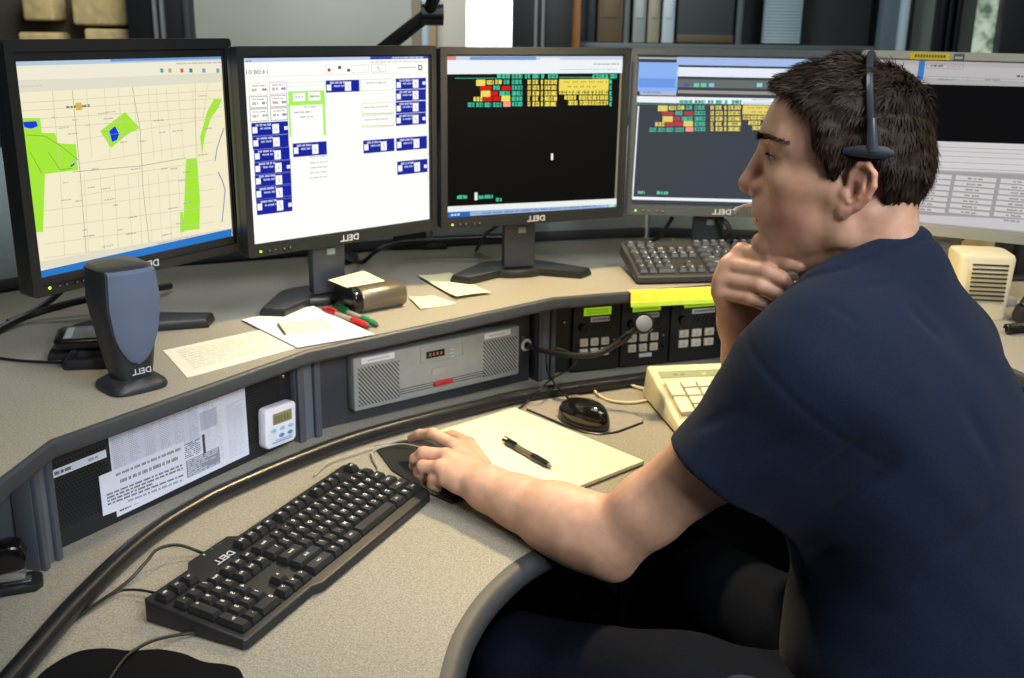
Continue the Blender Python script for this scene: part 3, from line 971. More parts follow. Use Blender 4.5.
def post(name, p, ang, w, label):
    t = thing(name, label, 'post', (p.x, p.y, DZ), ang)
    mb = MB(); mb.box((0, 0, HB/2), (w, .03, HB), None, 0, .002)
    mb.box((-w*.34, -.018, HB/2), (w*.26, .010, HB), None, 0, .002); mb.box((w*.34, -.018, HB/2), (w*.26, .010, HB), None, 0, .002)
    mb.build('channel', m_steel, t)
    MB().box((0, -.016, HB/2), (w*.36, .003, HB-.004), None, 0, .0005).build('insert_strip', mat('lighter_grey_strip', hexc('5d646c'), .5), t)
    return t
angA = math.atan2(A.d.y, A.d.x); angB = math.atan2(B.d.y, B.d.x); angC = math.atan2(Cb.d.y, Cb.d.x)
post('rack_post', on_z(304, 436.5, DZ), (angA+angB)/2, .050, 'slate grey rack post right of the white timer')
post('rack_post', on_z(541, 377.5, DZ), (angB+angC)/2, .042, 'slate grey rack post right of the gray speaker unit')
post('rack_post', on_z(40, 563, DZ), angA+.35, .040, 'slate grey rack post above the black stapler base')
c = on_z(12, 575, DZ)
mb = MB(); a_, b_ = on_z(33, 562, DZ), Vector((-.98, 1.16, DZ)); b_.z = a_.z; dd = (b_-a_)
mb.box((dd.length/2, 0, HB/2), (dd.length, .018, HB), T(*a_) @ R('Z', math.atan2(dd.y, dd.x)), 0, .002)
tag(mb.build('side_filler_panel', m_steel), 'slate grey filler panel at the far left under the shelf', 'panel')

def screws(bay, par, pts, out, base):
    for (px, py) in pts:
        u, w = bay.uw(px, py, out)
        mb = MB(); M = base.inverted() @ bay.M @ T(u, -out, w) @ R('X', PI/2)
        mb.lathe([(.0001, .0028), (.0025, .0025), (.0040, .0010), (.0042, 0)], 12, M)
        mb.box((0, 0, .0028), (.0046, .0009, .0006), M, 1)
        mb.build('screw', [m_screw, m_dark], par)

def perf(mb, u0, u1, w0, w1, mi, pitch=.0055, r=.0021, out=.0022, slant=0):
    """rows of dark punched holes"""
    k = 0; w = w0
    while w < w1:
        u = u0 + (pitch/2 if k % 2 else 0)
        while u < u1:
            mb.add([(u+r*math.cos(a), w+r*math.sin(a), out+.0002) for a in (0, 1.05, 2.09, 3.14, 4.19, 5.24)], [(0, 1, 2, 3, 4, 5)], None, mi, False)
            u += pitch
        w += pitch*.87; k += 1

m_hole = mat('hole_black', (.002, .002, .002), .9)
# bay A: a perforated blank plate
tA = thing('perforated_rack_plate', 'black perforated rack plate behind the taped paper sheets', 'panel', tuple(A.a))
tA.matrix_world = A.M
mb = MB(); mb.box((A.L/2, 0, HB/2), (A.L-.004, .004, HB), None, 0, .001)
for (p0, p1) in (((58, 545), (106, 462)), ((246, 455), (277, 372))):
    u0, _w = A.uw(*p0); u1, _w = A.uw(*p1)
    k = MB(); perf(k, u0, u1, .030, HB-.045 if p0[0] < 100 else HB-.012, 1)
    mb.add(k.v, k.f, FRONT, 1, False)
mb.build('plate', [m_dark, m_hole], tA)
screws(A, tA, [(42, 483), (44, 530), (283, 376)], .002, A.M)

# bay B: dark plate with the grey speaker unit
tB = thing('rack_blank_plate', 'dark grey rack plate around the gray speaker unit', 'panel'); tB.matrix_world = B.M
MB().box((B.L/2, 0, HB/2), (B.L-.004, .004, HB), None, 0, .001).build('plate', mat('graphite_plate', hexc('34363b'), .5, noise=.08), tB)
screws(B, tB, [(318, 371), (319, 405), (523, 337)], .002, B.M)

OUT = .030
q = B.quad([(354, 359), (519, 325), (519, 374), (354, 412)], OUT)
u0 = (q[0][0]+q[3][0])/2; u1 = (q[1][0]+q[2][0])/2; w0 = (q[2][1]+q[3][1])/2; w1 = (q[0][1]+q[1][1])/2
w0 = max(w0, .012); W_, H_ = u1-u0, w1-w0
sp = thing('speaker_unit', 'flat gray speaker unit with two slatted grilles and red button', 'speaker'); sp.matrix_world = B.M @ T(u0, -.0026, w0)
m_sg = mat('warm_grey_plastic', hexc('8d8f8b'), .5, noise=.05)
mb = MB(); mb.box((W_/2, -(OUT-.002)/2, H_/2), (W_, OUT-.002, H_), None, 0, .003)
mb.build('housing', m_sg, sp)
def spq(px, py):
    u, w = B.uw(px, py, OUT); return u-u0, w-w0
Fs = T(0, -(OUT-.0018), 0) @ FRONT
m_slit = mat('dark_slit', hexc('2c2e2f'), .8)
def grille(xa, xb, ya, yb, name):
    mb = MB(); g = .0068; n = int((xb-xa+yb-ya)/g)
    for k in range(-n, n):
        # diagonal slits clipped to the rectangle
        pts = []
        c0 = xa + k*g
        x_a, y_a = c0, yb; x_b, y_b = c0+(yb-ya)*.8, ya
        ts = [0, 1]
        if x_a < xa: ts[0] = (xa-x_a)/(x_b-x_a)
        if x_b > xb: ts[1] = (xb-x_a)/(x_b-x_a)
        if ts[0] >= ts[1] or x_b < xa or x_a > xb: continue
        p = [(x_a+(x_b-x_a)*t, y_a+(y_b-y_a)*t) for t in ts]
        h = .0013
        mb.add([(p[0][0]-h, p[0][1], .0003), (p[1][0]-h, p[1][1], .0003), (p[1][0]+h, p[1][1], .0003), (p[0][0]+h, p[0][1], .0003)], [(0, 1, 2, 3)], Fs, 0, False)
    mb.build(name, m_slit, sp)
xg = [spq(358, 385)[0], spq(399, 376)[0], spq(483, 350)[0], spq(517, 345)[0]]
grille(xg[0], xg[1], .008, H_-.020, 'grille'); grille(xg[2], xg[3], .010, H_-.018, 'grille')
m_lab = mat('label_white', hexc('cfd2d4'), .6)
for (pa, pb) in (((361, 363), (394, 352)), ((484, 337), (510, 328))):
    a = spq(*pa); b = spq(*pb); mb = MB(); yt = H_-.002
    mb.box(((a[0]+b[0])/2, yt-.006, .0008), (b[0]-a[0], .011, .0010), Fs, 0)
    x = a[0]+.012
    while x < b[0]-.014: mb.rect(x, yt-.0075, x+.003, yt-.005, .0016, Fs, 1); x += .0045
    mb.build('paper_label', [m_lab, m_ink2], sp)
a = spq(420, 362); b = spq(463, 343)
mb = MB(); mb.ring(rrect(b[0]-a[0], .034, .002, 2, (a[0]+b[0])/2, (a[1]+b[1])/2+.002), rrect(b[0]-a[0]-.004, .030, .002, 2, (a[0]+b[0])/2, (a[1]+b[1])/2+.002), 0, .0012, Fs)
mb.build('display_frame', mat('grey_trim', hexc('8d908e'), .45), sp)
a = spq(426, 357); b = spq(444, 350)
mb = MB(); cx, cy = (a[0]+b[0])/2, (a[1]+b[1])/2
mb.box((cx, cy, .0008), (b[0]-a[0], .013, .0016), Fs, 0)
for k in range(4): mb.rect(cx-.014+k*.008, cy-.003, cx-.010+k*.008, cy+.003, .0018, Fs, 1)
mb.build('display', [mat('dark_red_window', hexc('1e0f0c'), .25), glow('segment_amber', hexc('a07a60'), .6)], sp)
for k in range(3):
    a = spq(450+k*.3, 350+k*3.6); mb = MB(); mb.box((a[0]+.003, a[1]+.001, .0006), (.009, .0016, .0012), Fs, 0); mb.build('indicator', mat('pale_grey', hexc('b4b6b4'), .5), sp)
a = spq(433, 386); b = spq(452, 378); mb = MB(); mb.prism(rrect(b[0]-a[0], .0095, .0045, 4, (a[0]+b[0])/2, (a[1]+b[1])/2), 0, .004, Fs, 0, .0012)
mb.rect((a[0]+b[0])/2-.007, (a[1]+b[1])/2-.001, (a[0]+b[0])/2+.007, (a[1]+b[1])/2+.001, .0042, Fs, 1)
mb.build('red_button', [mat('red_plastic', hexc('b3262e'), .4), mat('dull_red', hexc('7a1a20'), .5)], sp)
mb = MB(); y0 = spq(420, 390)[1]
for dy in (0, .0045, .009):
    mb.rect(xg[1]-.002, y0+dy, xg[2]+.004, y0+dy+.0014, .0003, Fs, 0)
mb.build('groove', m_slit, sp)
a = spq(433, 372); mb = MB(); mb.box((a[0]+.012, a[1]+.001, .0006), (.030, .012, .0010), Fs, 0)
mb.build('badge', mat('silver_badge', hexc('9a9b96'), .35, metal=.4), sp)

# socket for the gooseneck microphone
u, w = B.uw(526, 345, .002)
gm = thing('gooseneck_microphone', 'black gooseneck microphone with round silver head over radio panels', 'microphone', tuple(B.M @ Vector((u, -.002, w))))
gi = Matrix.Translation(-Vector(gm.location))
mb = MB(); M = gi @ B.M @ T(u, -.002, w) @ R('X', PI/2)
mb.lathe([(.0001, .003), (.009, .003), (.0125, .002), (.013, 0)], 24, M, 0); mb.lathe([(.0001, .012), (.006, .012), (.0075, .003)], 20, M, 1)
mb.build('socket', [mat('ivory_ring', hexc('c8c4b8'), .4), m_gloss], gm)
def up_(px, py, y): return on_y(px, py, y)
g0 = B.M @ Vector((u, -.012, w))
hd_p = on_y(641, 325, 1.80)
pth = [g0, on_y(537, 349, 1.925), on_y(560, 354, 1.86), on_y(590, 355, 1.82), on_y(612, 347, 1.81), hd_p]
pth = smooth_path(pth, 10)
MB().tube([gi @ p for p in pth], .0056, 12).build('gooseneck', mat('black_flex', hexc('171717'), .35, bump=.4, bscale=1500), gm)
d = (on_y(647, 322, 1.775)-hd_p).normalized(); toc = (Vector((0, 0, CAM_H))-hd_p).normalized()
ax = (d*.35+toc*.85).normalized()
M = gi @ frame(hd_p+d*.012-ax*.016, (1, 0, 0), z=ax) if False else gi @ Matrix.Translation(hd_p+d*.012-ax*.014) @ ax.to_track_quat('Z', 'Y').to_matrix().to_4x4()
MB().tube([gi @ p for p in pth[-7:-4]], .0082, 14).build('clamp_ring', m_gloss, gm)
MB().lathe([(.005, -.006), (.010, -.004), (.0165, .006), (.019, .014), (.019, .022), (.0175, .0245)], 28, M).build('head_shell', m_gloss, gm)
MB().lathe([(.0001, .0262), (.010, .0258), (.0145, .0245), (.0148, .022)], 28, M).build('capsule_grille', mat('silver_mesh', hexc('7d838c'), .45, metal=.5, bump=.5, bscale=1800), gm)

# ------------------------------------------------------------------ bay C: three radio panels
tC = thing('radio_rack_plate', 'black rack plate that frames the radio panels at right', 'panel'); tC.matrix_world = Cb.M
MB().box((Cb.L/2+.06, .004, HB/2), (Cb.L+.12, .004, HB), None, 0, .001).build('plate', m_dark, tC)
screws(Cb, tC, [(564, 322), (565, 372)], .0, Cb.M)
def rp_x(px): return Cb.uw(px, 345, .012)[0]
xs = [rp_x(572), rp_x(620), rp_x(669), rp_x(726)]
m_pan = mat('black_radio_face', hexc('1d1d1f'), .5, noise=.08)
m_lcd = glow('green_lcd', hexc('9cc81e'), .75)
m_lcdt = mat('lcd_text', hexc('5a7a10'), .6)
m_key = mat('ivory_key', hexc('d6d0bd'), .5)
labs = ['black radio panel left of the microphone head, first of three', 'black radio panel behind the microphone head, middle of three', 'black radio panel beside the raised wrist, third of three']
w = xs[1]-xs[0]
for i in range(3):
    x0, x1 = xs[i], xs[i]+(xs[i+1]-xs[i]); w = x1-x0-.003
    rp = thing('radio_console', labs[i], 'radio', group=None); rp.matrix_world = Cb.M @ T(x0+.0015, -.0, .004)
    h = HB-.008
    MB().box((w/2, -.006, h/2), (w, .012, h), None, 0, .002).build('faceplate', m_pan, rp)
    Fp = T(0, -.012, 0) @ FRONT
    s = w/.105
    mb = MB(); cx, cy = w*.50, h-.034
    mb.box((cx, cy, .001), (w*.57, .016, .002), Fp, 0)
    for r_ in range(2):
        x = cx-w*.24
        while x < cx+w*.22: mb.rect(x, cy+.002-r_*.006, x+.003, cy+.0045-r_*.006, .0022, Fp, 1); x += .0045
    mb.build('display', [m_lcd, m_lcdt], rp)
    mb = MB(); mb.box((cx+w*.06, cy-.0175, .0006), (w*.40, .010, .0012), Fp, 0)
    x = cx-w*.10
    while x < cx+w*.22: mb.rect(x, cy-.020, x+.0032, cy-.015, .0014, Fp, 1); x += .0048
    mb.build('name_tag', [m_lab, m_ink], rp)
    mb = MB(); x = w*.22
    for k in range(9): mb.rect(x+k*.006, h-.014, x+k*.006+.0045, h-.012, .0002, Fp, 0)
    for k in range(7): mb.rect(x+k*.006, h-.018, x+k*.006+.004, h-.0165, .0002, Fp, 0)
    mb.build('lettering', mat('grey_print', hexc('8d8f92'), .6), rp)
    mb = MB(); mb.lathe([(.0085, 0), (.0085, .010), (.007, .012), (.0001, .012)], 20, Fp @ T(w*.18, h-.066, 0)); mb.build('knob', m_gloss, rp)
    mb = MB()
    for k in range(6): mb.box((w*.42+k*w*.075, h-.066, .0), (.0022, .020, .0012), Fp @ T(w*.42+k*w*.075, h-.066, 0) @ R('Z', -.5) @ T(-w*.42-k*w*.075, -h+.066, 0), 0)
    mb.build('speaker_slots', m_hole, rp)
    for r_ in range(2):
        for k in range(3):
            mb = MB(); kx = w*.22+k*w*.225; ky = h-.098-r_*.0222
            mb.box((kx, ky, .003), (w*.165, .0160, .006), Fp, 0, .0012); mb.rect(kx-w*.04, ky-.003, kx+w*.04, ky-.0015, .00605, Fp, 1); mb.rect(kx-w*.03, ky+.0015, kx+w*.035, ky+.003, .00605, Fp, 1)
            mb.build('key', [m_key, m_ink2], rp)
    mb = MB(); mb.lathe([(.0035, 0), (.0035, .0015), (.002, .0018), (.0001, .0018)], 14, Fp @ T(w*.88, h-.122, 0)); mb.build('headset_jack', m_hole, rp)
    mb = MB(); mb.lathe([(.002, 0), (.0022, .001), (.0001, .0012)], 12, Fp @ T(w*.88, h-.098, 0)); mb.build('indicator_light', mat('dim_white', hexc('9c9c98'), .4), rp)
    if i == 1:
        mb = MB(); mb.box((w*.52, h-.138, .0006), (w*.26, .008, .0012), Fp, 0); mb.build('lower_tag', m_lab, rp)

# yellow paper strip hung over the shelf edge above the radios
ys = thing('yellow_note_strip', 'long yellow paper strip with green lower edge on shelf front', 'note', tuple(on_z(630, 295, SZ)))
a = on_z(629, 291.5, SZ+.001); b = on_z(715, 287.5, SZ+.001)
d = (b-a).normalized(); nn = Vector((d.y, -d.x, 0))
yi = Matrix.Translation(-Vector(ys.location))
ln = (b-a).length
def strip(dz0, dz1, out0, out1, m, name, x0=0.0, x1=1.0):
    mb = MB(); o = a
    p = [o+d*(ln*x0)+nn*out0+Vector((0, 0, dz0)), o+d*(ln*x1)+nn*out0+Vector((0, 0, dz0)), o+d*(ln*x1)+nn*out1+Vector((0, 0, dz1)), o+d*(ln*x0)+nn*out1+Vector((0, 0, dz1))]
    top = [yi @ (v+nn*.0008) for v in p]; bot = [yi @ v for v in p]
    mb.add(top+bot, [(0, 3, 2, 1), (4, 5, 6, 7), (0, 1, 5, 4), (2, 3, 7, 6), (1, 2, 6, 5), (3, 0, 4, 7)], None, 0, False)
    return mb.build(name, m, ys)
m_yel = mat('yellow_paper', hexc('e9d53a'), .7, noise=.06)
strip(.0012, .0006, -.004, .0105, m_yel, 'fold')
strip(.0006, -.020, .0105, .0135, m_yel, 'front')
strip(-.020, -.028, .0135, .0145, mat('green_marker', hexc('a9c93a'), .7, noise=.06), 'green_edge')
# ------------------------------------------------------------------ monitors
SW, SH = .376, .301
m_bez = mat('black_bezel', hexc('1b1d1e'), .42, noise=.06, bump=.05, bscale=1200)
m_bezg = mat('beige_grey_bezel', hexc('8d8e84'), .5, noise=.04)
m_logo = mat('silver_logo', hexc('c9cbd0'), .3, metal=.3)
m_led = glow('green_led', hexc('b6ff3a'), 1.6)
class Screen:
    """flat lit picture on the screen plane; x right, y up from the centre, in metres; px() maps a photograph pixel onto it"""
    def __init__(s, M, bg, k=1.0):
        s.M = M; s.mb = MB(); s.cols = []; s.k = k
        s.p = M.translation.copy(); s.n = (M.to_3x3() @ Vector((0, 0, 1))); s.ix = M.inverted()
        s.box(-SW/2, -SH/2, SW/2, SH/2, bg, 0)
    def px(s, x, y):
        q = s.ix @ on_plane(x, y, s.p, s.n); return q.x, q.y
    def ci(s, c):
        if c not in s.cols: s.cols.append(c)
        return s.cols.index(c)
    def box(s, x0, y0, x1, y1, c, l=1):
        x0, x1 = sorted((max(-SW/2, min(SW/2, x0)), max(-SW/2, min(SW/2, x1)))); y0, y1 = sorted((max(-SH/2, min(SH/2, y0)), max(-SH/2, min(SH/2, y1))))
        s.mb.rect(x0, y0, x1, y1, .00012*l, None, s.ci(c))
    def r(s, xa, ya, xb, yb, c, l=1): a = s.px(xa, ya); b = s.px(xb, yb); s.box(a[0], a[1], b[0], b[1], c, l)
    def poly(s, pts, c, l=1):
        q = [s.px(*p) for p in pts]; q = [(max(-SW/2, min(SW/2, a)), max(-SH/2, min(SH/2, b))) for a, b in q]
        ar = sum(q[i-1][0]*q[i][1]-q[i][0]*q[i-1][1] for i in range(len(q)))
        s.mb.poly(q if ar > 0 else q[::-1], .00012*l, None, s.ci(c))
    def line(s, pts, c, w=.0008, l=2):
        q = [Vector(s.px(*p)) for p in pts]
        for a, b in zip(q, q[1:]):
            d = (b-a)
            if d.length < 1e-6: continue
            n = Vector((-d.y, d.x)).normalized()*w/2
            s.mb.add([(*(a-n), .00012*l), (*(b-n), .00012*l), (*(b+n), .00012*l), (*(a+n), .00012*l)], [(0, 1, 2, 3)], None, s.ci(c), False)
    def frame(s, xa, ya, xb, yb, c, w=.0008, l=2):
        a = s.px(xa, ya); b = s.px(xb, yb)
        for (x0, y0, x1, y1) in ((a[0], a[1], b[0], a[1]-w), (a[0], b[1]+w, b[0], b[1]), (a[0], a[1], a[0]+w, b[1]), (b[0]-w, a[1], b[0], b[1])): s.box(x0, y0, x1, y1, c, l)
    def dashes(s, xa, ya, xb, h, c, l=3, seed=1, cw=.0018, dens=.8, words=True):
        """a line of small unreadable type from (xa, ya) to (xb, ya); h = height in pixels"""
        r_ = random.Random(seed); a = s.px(xa, ya-h/2); b = (s.px(xb, ya)[0], s.px(xa, ya+h/2)[1]); x = a[0]; run = r_.randint(2, 7)
        while x < b[0]-cw*.5:
            if run > 0:
                hh = r_.uniform(.72, 1); s.box(x, b[1], min(x+cw*dens, b[0]), b[1]+(a[1]-b[1])*hh, c, l); run -= 1
            else: run = r_.randint(2, 7) if words else 9
            x += cw
    def text(s, xa, ya, size, t, c, l=3):
        p = s.px(xa, ya); s.mb.text(t, size, T(p[0], p[1], .00012*l), s.ci(c), sx=1.3)
    def build(s, name, par):
        ms = [glow('screen_'+c, hexc(c), s.k) for c in s.cols]
        if s.k != 1.0: ms = [glow('screen_%s_%03d' % (c, int(s.k*100)), hexc(c), s.k) for c in s.cols]
        return s.mb.build(name, ms, par, sharp=0)

def make_monitor(name, label, c, yaw, dbase, bez=m_bez, kind='d', bz=(.405, .0165, .0215), grp='flat monitors on the raised shelf'):
    """c = centre of the lit screen; returns the thing and a Screen in its frame"""
    t = thing(name, label, 'monitor', (c[0], c[1], SZ), yaw, grp)
    bpy.context.view_layer.update()
    cz = c[2]-SZ
    F_ = T(0, 0, cz) @ FRONT                                     # plan x right, y up, z towards the viewer
    W_, tb, bb = bz; Ht = SH+tb+bb
    mb = MB(); cy = (tb-bb)/2
    mb.ring(rrect(W_, Ht, .006, 3, 0, cy), rrect(SW+.006, SH+.006, .001, 3) if tb < .02 else rrect(SW+.006, SH+.026, .001, 3), -.012, .006, F_)
    mb.ring(rrect(SW+.012, SH+.030 if tb > .02 else SH+.012, .001, 3), rrect(SW+.0008, SH+.0008, .001, 3), -.012, .0030, F_)
    # inner slope of the bezel
    bz_ = mb.build('bezel', bez, t, sharp=30)
    mb = MB(); mb.prism(rrect(W_-.002, Ht-.002, .006, 3, 0, cy), -.030, -.0115, F_, 0, .003)
    mb.prism(rrect(.30, .24, .02, 4, 0, -.01), -.062, -.028, F_, 0, .010)
    mb.build('back_shell', bez, t)
    if kind == 'd':
        mb = MB(); mb.text('DELL', .0155, F_ @ T(.0, -SH/2-bb*.55, .0062), 0, .0006, bold=.012, sx=1.15); mb.build('logo', m_logo, bz_)
    mb = MB(); mb.lathe([(.0022, 0), (.0022, .0012), (.0001, .0014)], 14, F_ @ T(-SW/2+.008, -SH/2-bb*.58, .006)); mb.build('power_light', m_led, bz_)
    for k in range(4):
        x = -SW/2+.024+k*.0115+(.006 if k > 1 else 0)
        mb = MB(); mb.box((x, -SH/2-bb*.58, .0068), (.0055, .0042, .0020), F_, 0, .0008); mb.rect(x-.0008, -SH/2-bb*.58-.0008, x+.0008, -SH/2-bb*.58+.0008, .0079, F_, 1)
        mb.build('button', [bez, mat('button_mark', hexc('8b8d8f'), .5)], bz_)
    # stand
    B_ = T(-.020, 0, 0) @ R('Z', dbase)
    mb = MB(); nz = cz-.13
    mb.box((0, .050, (nz+.14)/2+.010), (.066, .022, nz+.12), T(0, 0, 0) @ B_, 0, .004)
    mb.build('neck', mat('stand_slate', hexc('3a3d47'), .45, noise=.05) if bez is m_bez else bez, t)
    MB().box((.004, .0385, cz-SH/2-.042), (.016, .002, .012), B_, 0, .0005).build('cable_clip', mat('clip_grey', hexc('8b9796'), .5), t)
    mb = MB()
    pl = [(-.152, -.012), (-.118, -.042), (-.045, .004), (-.022, -.006), (.022, -.006), (.045, .004), (.118, -.042), (.152, -.012), (.070, .085), (.045, .100), (-.045, .100), (-.070, .085)]
    mb.prism(pl, .0, .017, B_ @ T(0, .030, 0), 0, .004, 2, .96)
    mb.build('base', bez, t)
    sc_m = t.matrix_world @ T(0, 0, cz) @ FRONT @ T(0, 0, -.0005)
    return t, sc_m
def finish(scr, t):
    o = scr.build('screen', t); o.matrix_parent_inverse = Matrix.Identity(4)
    o.matrix_local = t.matrix_world.inverted() @ scr.M
R_ = math.radians
CZ = CAM_H-.210
# --- map monitor
t, M = make_monitor('monitor', 'leftmost monitor, showing a cream street map with green parks', (-.584, 1.6145, CZ), R_(59.35), R_(-8), bz=(.412, .0290, .0270))
s = Screen(M, 'f4ecca')
s.r(10, 60.5, 224, 60.2, 'b4cbdc'); s.r(110, 58.8, 224, 58.6, '6f98d4', 2)
s.r(10, 66.2, 224, 75, 'f0ead6', 2); s.r(10, 81.5, 224, 82, 'e3dec9', 3); s.line([(14, 81), (224, 74)], 'c3bfb0', .0008)
s.line([(18, 88), (224, 80)], 'c9c5b6', .0006)
for x, c in ((160, '4aa6a0'), (168, 'c0b060'), (180, 'd06a6a'), (189, '2f8f6a'), (202, '9aa0a0'), (216, '8aa6a0')): s.r(x, 68.5, x+3.5, 72.5, c, 3)
s.dashes(20, 86.5, 42, 2.4, 'a8a494', seed=4); s.dashes(176, 63.6, 222, 1.8, 'b7b4a4', seed=5)
gr = 'a6e83a'; bl = '1440d8'; ln_ = 'cfc6a8'; dk = 'a49c84'
s.poly([(22, 118), (40, 118), (42, 133), (55, 133), (58, 143), (68, 144), (76, 144), (78, 170), (45, 174), (43, 232), (36, 232), (26, 160)], gr, 1)
s.poly([(100, 131), (125, 112), (140, 128), (128, 134), (124, 137), (111, 148)], gr, 1)
s.poly([(200, 137), (207, 112), (214, 99), (222, 99), (218, 108), (211, 118), (205, 135), (202, 155)], gr, 1)
s.poly([(186, 159), (197, 158), (200, 200), (199.5, 229), (183, 231)], gr, 1)
s.poly([(180, 212), (183, 212), (184, 232), (180, 232)], gr, 1)
s.poly([(23, 122), (36, 121), (38, 126), (31, 129), (24, 127)], bl, 2); s.poly([(109, 131), (115, 126), (119, 134), (117, 140), (112, 142)], bl, 2)
s.poly([(70, 166), (75, 162), (74, 165), (71, 167)], bl, 2)
s.line([(224, 128), (221, 136), (217, 148), (215, 161)], '4a6ab0', .0016); s.line([(218, 172), (222, 180), (225, 190), (224, 202), (222, 222)], '5a68b8', .0018)
for y in (96, 104, 113, 122): s.line([(22, y+7), (222, y-6)], ln_, .0007)
for y in (134, 158, 176, 190, 205, 222, 238, 252): s.line([(78 if y < 200 else 44, y+6), (214, y-16)], ln_, .0007)
for x in (52, 72): s.line([(x, 88), (x+8, 172)], dk if x == 72 else ln_, .0009)
for x in (86, 104, 118, 133, 148, 156, 166, 178, 192): s.line([(x, 88), (x+6, 158)], ln_, .0007)
for x in (60, 84, 100, 114, 128, 138, 148, 158, 168, 178): s.line([(x, 174), (x+5, 262)], ln_, .0007)
s.line([(132, 86), (140, 130), (143, 190), (150, 250)], dk, .001); s.line([(72, 172), (140, 166), (186, 158)], dk, .001); s.line([(80, 172), (86, 252)], dk, .001)
s.line([(195, 82), (196, 160)], ln_, .0012); s.line([(208, 82), (203, 118)], ln_, .0007)
s.line([(26, 135), (45, 136), (62, 147), (78, 160)], '7a9c34', .0009, 3); s.line([(30, 152), (42, 174)], '7a9c34', .0009, 3); s.line([(48, 152), (60, 170), (72, 168)], '7a9c34', .0009, 3)
s.r(75, 103, 82, 110, 'd9b24a', 4); s.dashes(66, 107, 90, 3, '4a4438', seed=8)
r_ = random.Random(2)
for k in range(46):
    x = r_.uniform(46, 205); y = r_.uniform(92, 250)
    s.dashes(x, y, x+r_.uniform(5, 11), 1.5, r_.choice(['b9b094', 'a8a086', 'c4acac']), seed=k, cw=.0012)
s.poly([(38, 262), (224, 229), (224, 233), (38, 270)], 'e2ddc9', 3)
s.poly([(39.6, 271), (231.4, 228.5), (231.6, 236), (40, 278)], '2a78c8', 4)
s.dashes(160, 243, 200, 1.2, 'c4bfac', l=4, seed=31)
finish(s, t)
# --- status board monitor
t, M = make_monitor('monitor', 'second monitor from left, white screen with small blue boxes', (-.2978, 1.8375, CZ), R_(43.4), R_(-6), bz=(.405, .0185, .0215))
s = Screen(M, 'fbfbf6', 1.06)
s.poly([(242, 58.5), (428, 55), (428, 58.5), (242, 62.5)], 'b9c8ea', 1); s.poly([(370, 56.2), (428, 55), (428, 58.4), (370, 59.6)], '3a4aa8', 2); s.dashes(392, 57.6, 424, 1.6, 'dfe4f4', l=3, seed=3)
s.dashes(246, 61, 251, 1.6, '555555', seed=2); s.text(257, 72.3, .0100, '14:08:01', '6d7068')
s.line([(244, 77), (428, 72.5)], 'd6d6d2', .0007)
s.frame(325, 65, 333, 73, 'f0c4c0'); s.r(327.5, 68.5, 330.5, 71.5, 'a83a3a', 3); s.r(338, 66, 341, 69, '4a4a4a', 3); s.r(347, 69, 350, 71.5, '3a3a3a', 3)
s.frame(351, 65, 369, 72.5, 'c9c9c4'); s.frame(371, 64, 386, 72, 'b0b0ac'); s.line([(377, 66), (380, 71)], '555555', .001); s.line([(398, 68), (416, 67.2)], '5a5a5a', .0009); s.r(418, 65, 422, 70, '5a5a50', 3); s.r(419, 66.2, 421, 68.8, 'fbfbf6', 4)
s.dashes(370, 62, 426, 1.4, 'c4c4c0', seed=12)
for (x0, y0, x1, y1, c) in ((248.5, 83, 268, 95, 'ead9b8'), (269, 82, 287, 94, 'dcaade'), (249, 96.5, 268, 107.5, '9a9a98'), (269.5, 95.5, 287.5, 106.5, '9a9a98'), (249.5, 109, 268.5, 121, '9a9a98'), (270, 108, 288, 120, '9a9a98')):
    s.frame(x0, y0, x1, y1, c, .0012); s.dashes(x0+3, y0+3, x1-3, 1.5, 'a8a49c', seed=int(x0+y0)); s.dashes(x0+3, y0+7, x0+9, 3, 'b49a92', seed=int(y0)); s.dashes(x1-6, y0+6.5, x1-1.5, 2.6, '6a6a6a', seed=int(y1))
s.r(288, 91.5, 325, 104, 'a5ee5c', 1); s.r(288, 104, 291.5, 137, 'a5ee5c', 1); s.r(322.5, 103, 326, 135, 'a5ee5c', 1)
s.r(292.5, 93, 305.5, 101, 'f6f6f4', 2); s.r(308, 92.2, 320.5, 100.2, 'f6f6f4', 2); s.dashes(295, 97, 303, 1.8, 'b8b8cc', seed=6); s.dashes(310, 96.3, 319, 2.2, '6a9a4a', seed=7)
s.frame(287.5, 82.5, 325, 90.5, 'd2d6ce'); s.line([(287, 86.5), (325, 85)], 'd2d6ce', .0006)
s.dashes(304, 107, 316, 1.5, 'a9a9a5', seed=8); s.dashes(294, 112.5, 312, 1.6, '9a9a94', seed=9); s.dashes(300, 117, 313, 1.6, '9a9a94', seed=10)
def bbox(x0, y0, x1, y1, sd, white2=True):
    s.r(x0, y0, x1, y1, '16249a', 2); s.frame(x0, y0, x1, y1, '7a80b0', .0007, 3)
    w = x1-x0; h = y1-y0
    s.r(x0+w*.03, y0+h*.38, x0+w*.17, y1-h*.08, 'f2f2f4', 4)
    s.r(x0+w*.56, y0+h*.10, x0+w*.75, y1-h*.08, 'f2f2f4', 4); s.line([(x0+w*.64, y0+h*.35), (x0+w*.68, y0+h*.7)], '777777', .0008, 5)
    s.dashes(x0+w*.12, y0+h*.2, x0+w*.56, h*.22, 'c8cce8', 4, sd); s.dashes(x0+w*.24, y0+h*.5, x0+w*.55, h*.2, 'b9c0e4', 4, sd+1)
    if sd % 3 == 0: s.r(x1-w*.12, y0+h*.3, x1-w*.02, y0+h*.6, 'eeeef4', 4)
lx = [(251, 123, 288.5, 134), (252, 136.5, 289, 147), (253.5, 149.5, 290, 160), (254, 162, 291, 172.5), (254.5, 174.5, 291.5, 185), (255, 187, 292, 198), (256, 199.5, 292.5, 211)]
for i, q in enumerate(lx): bbox(*q, 21+i)
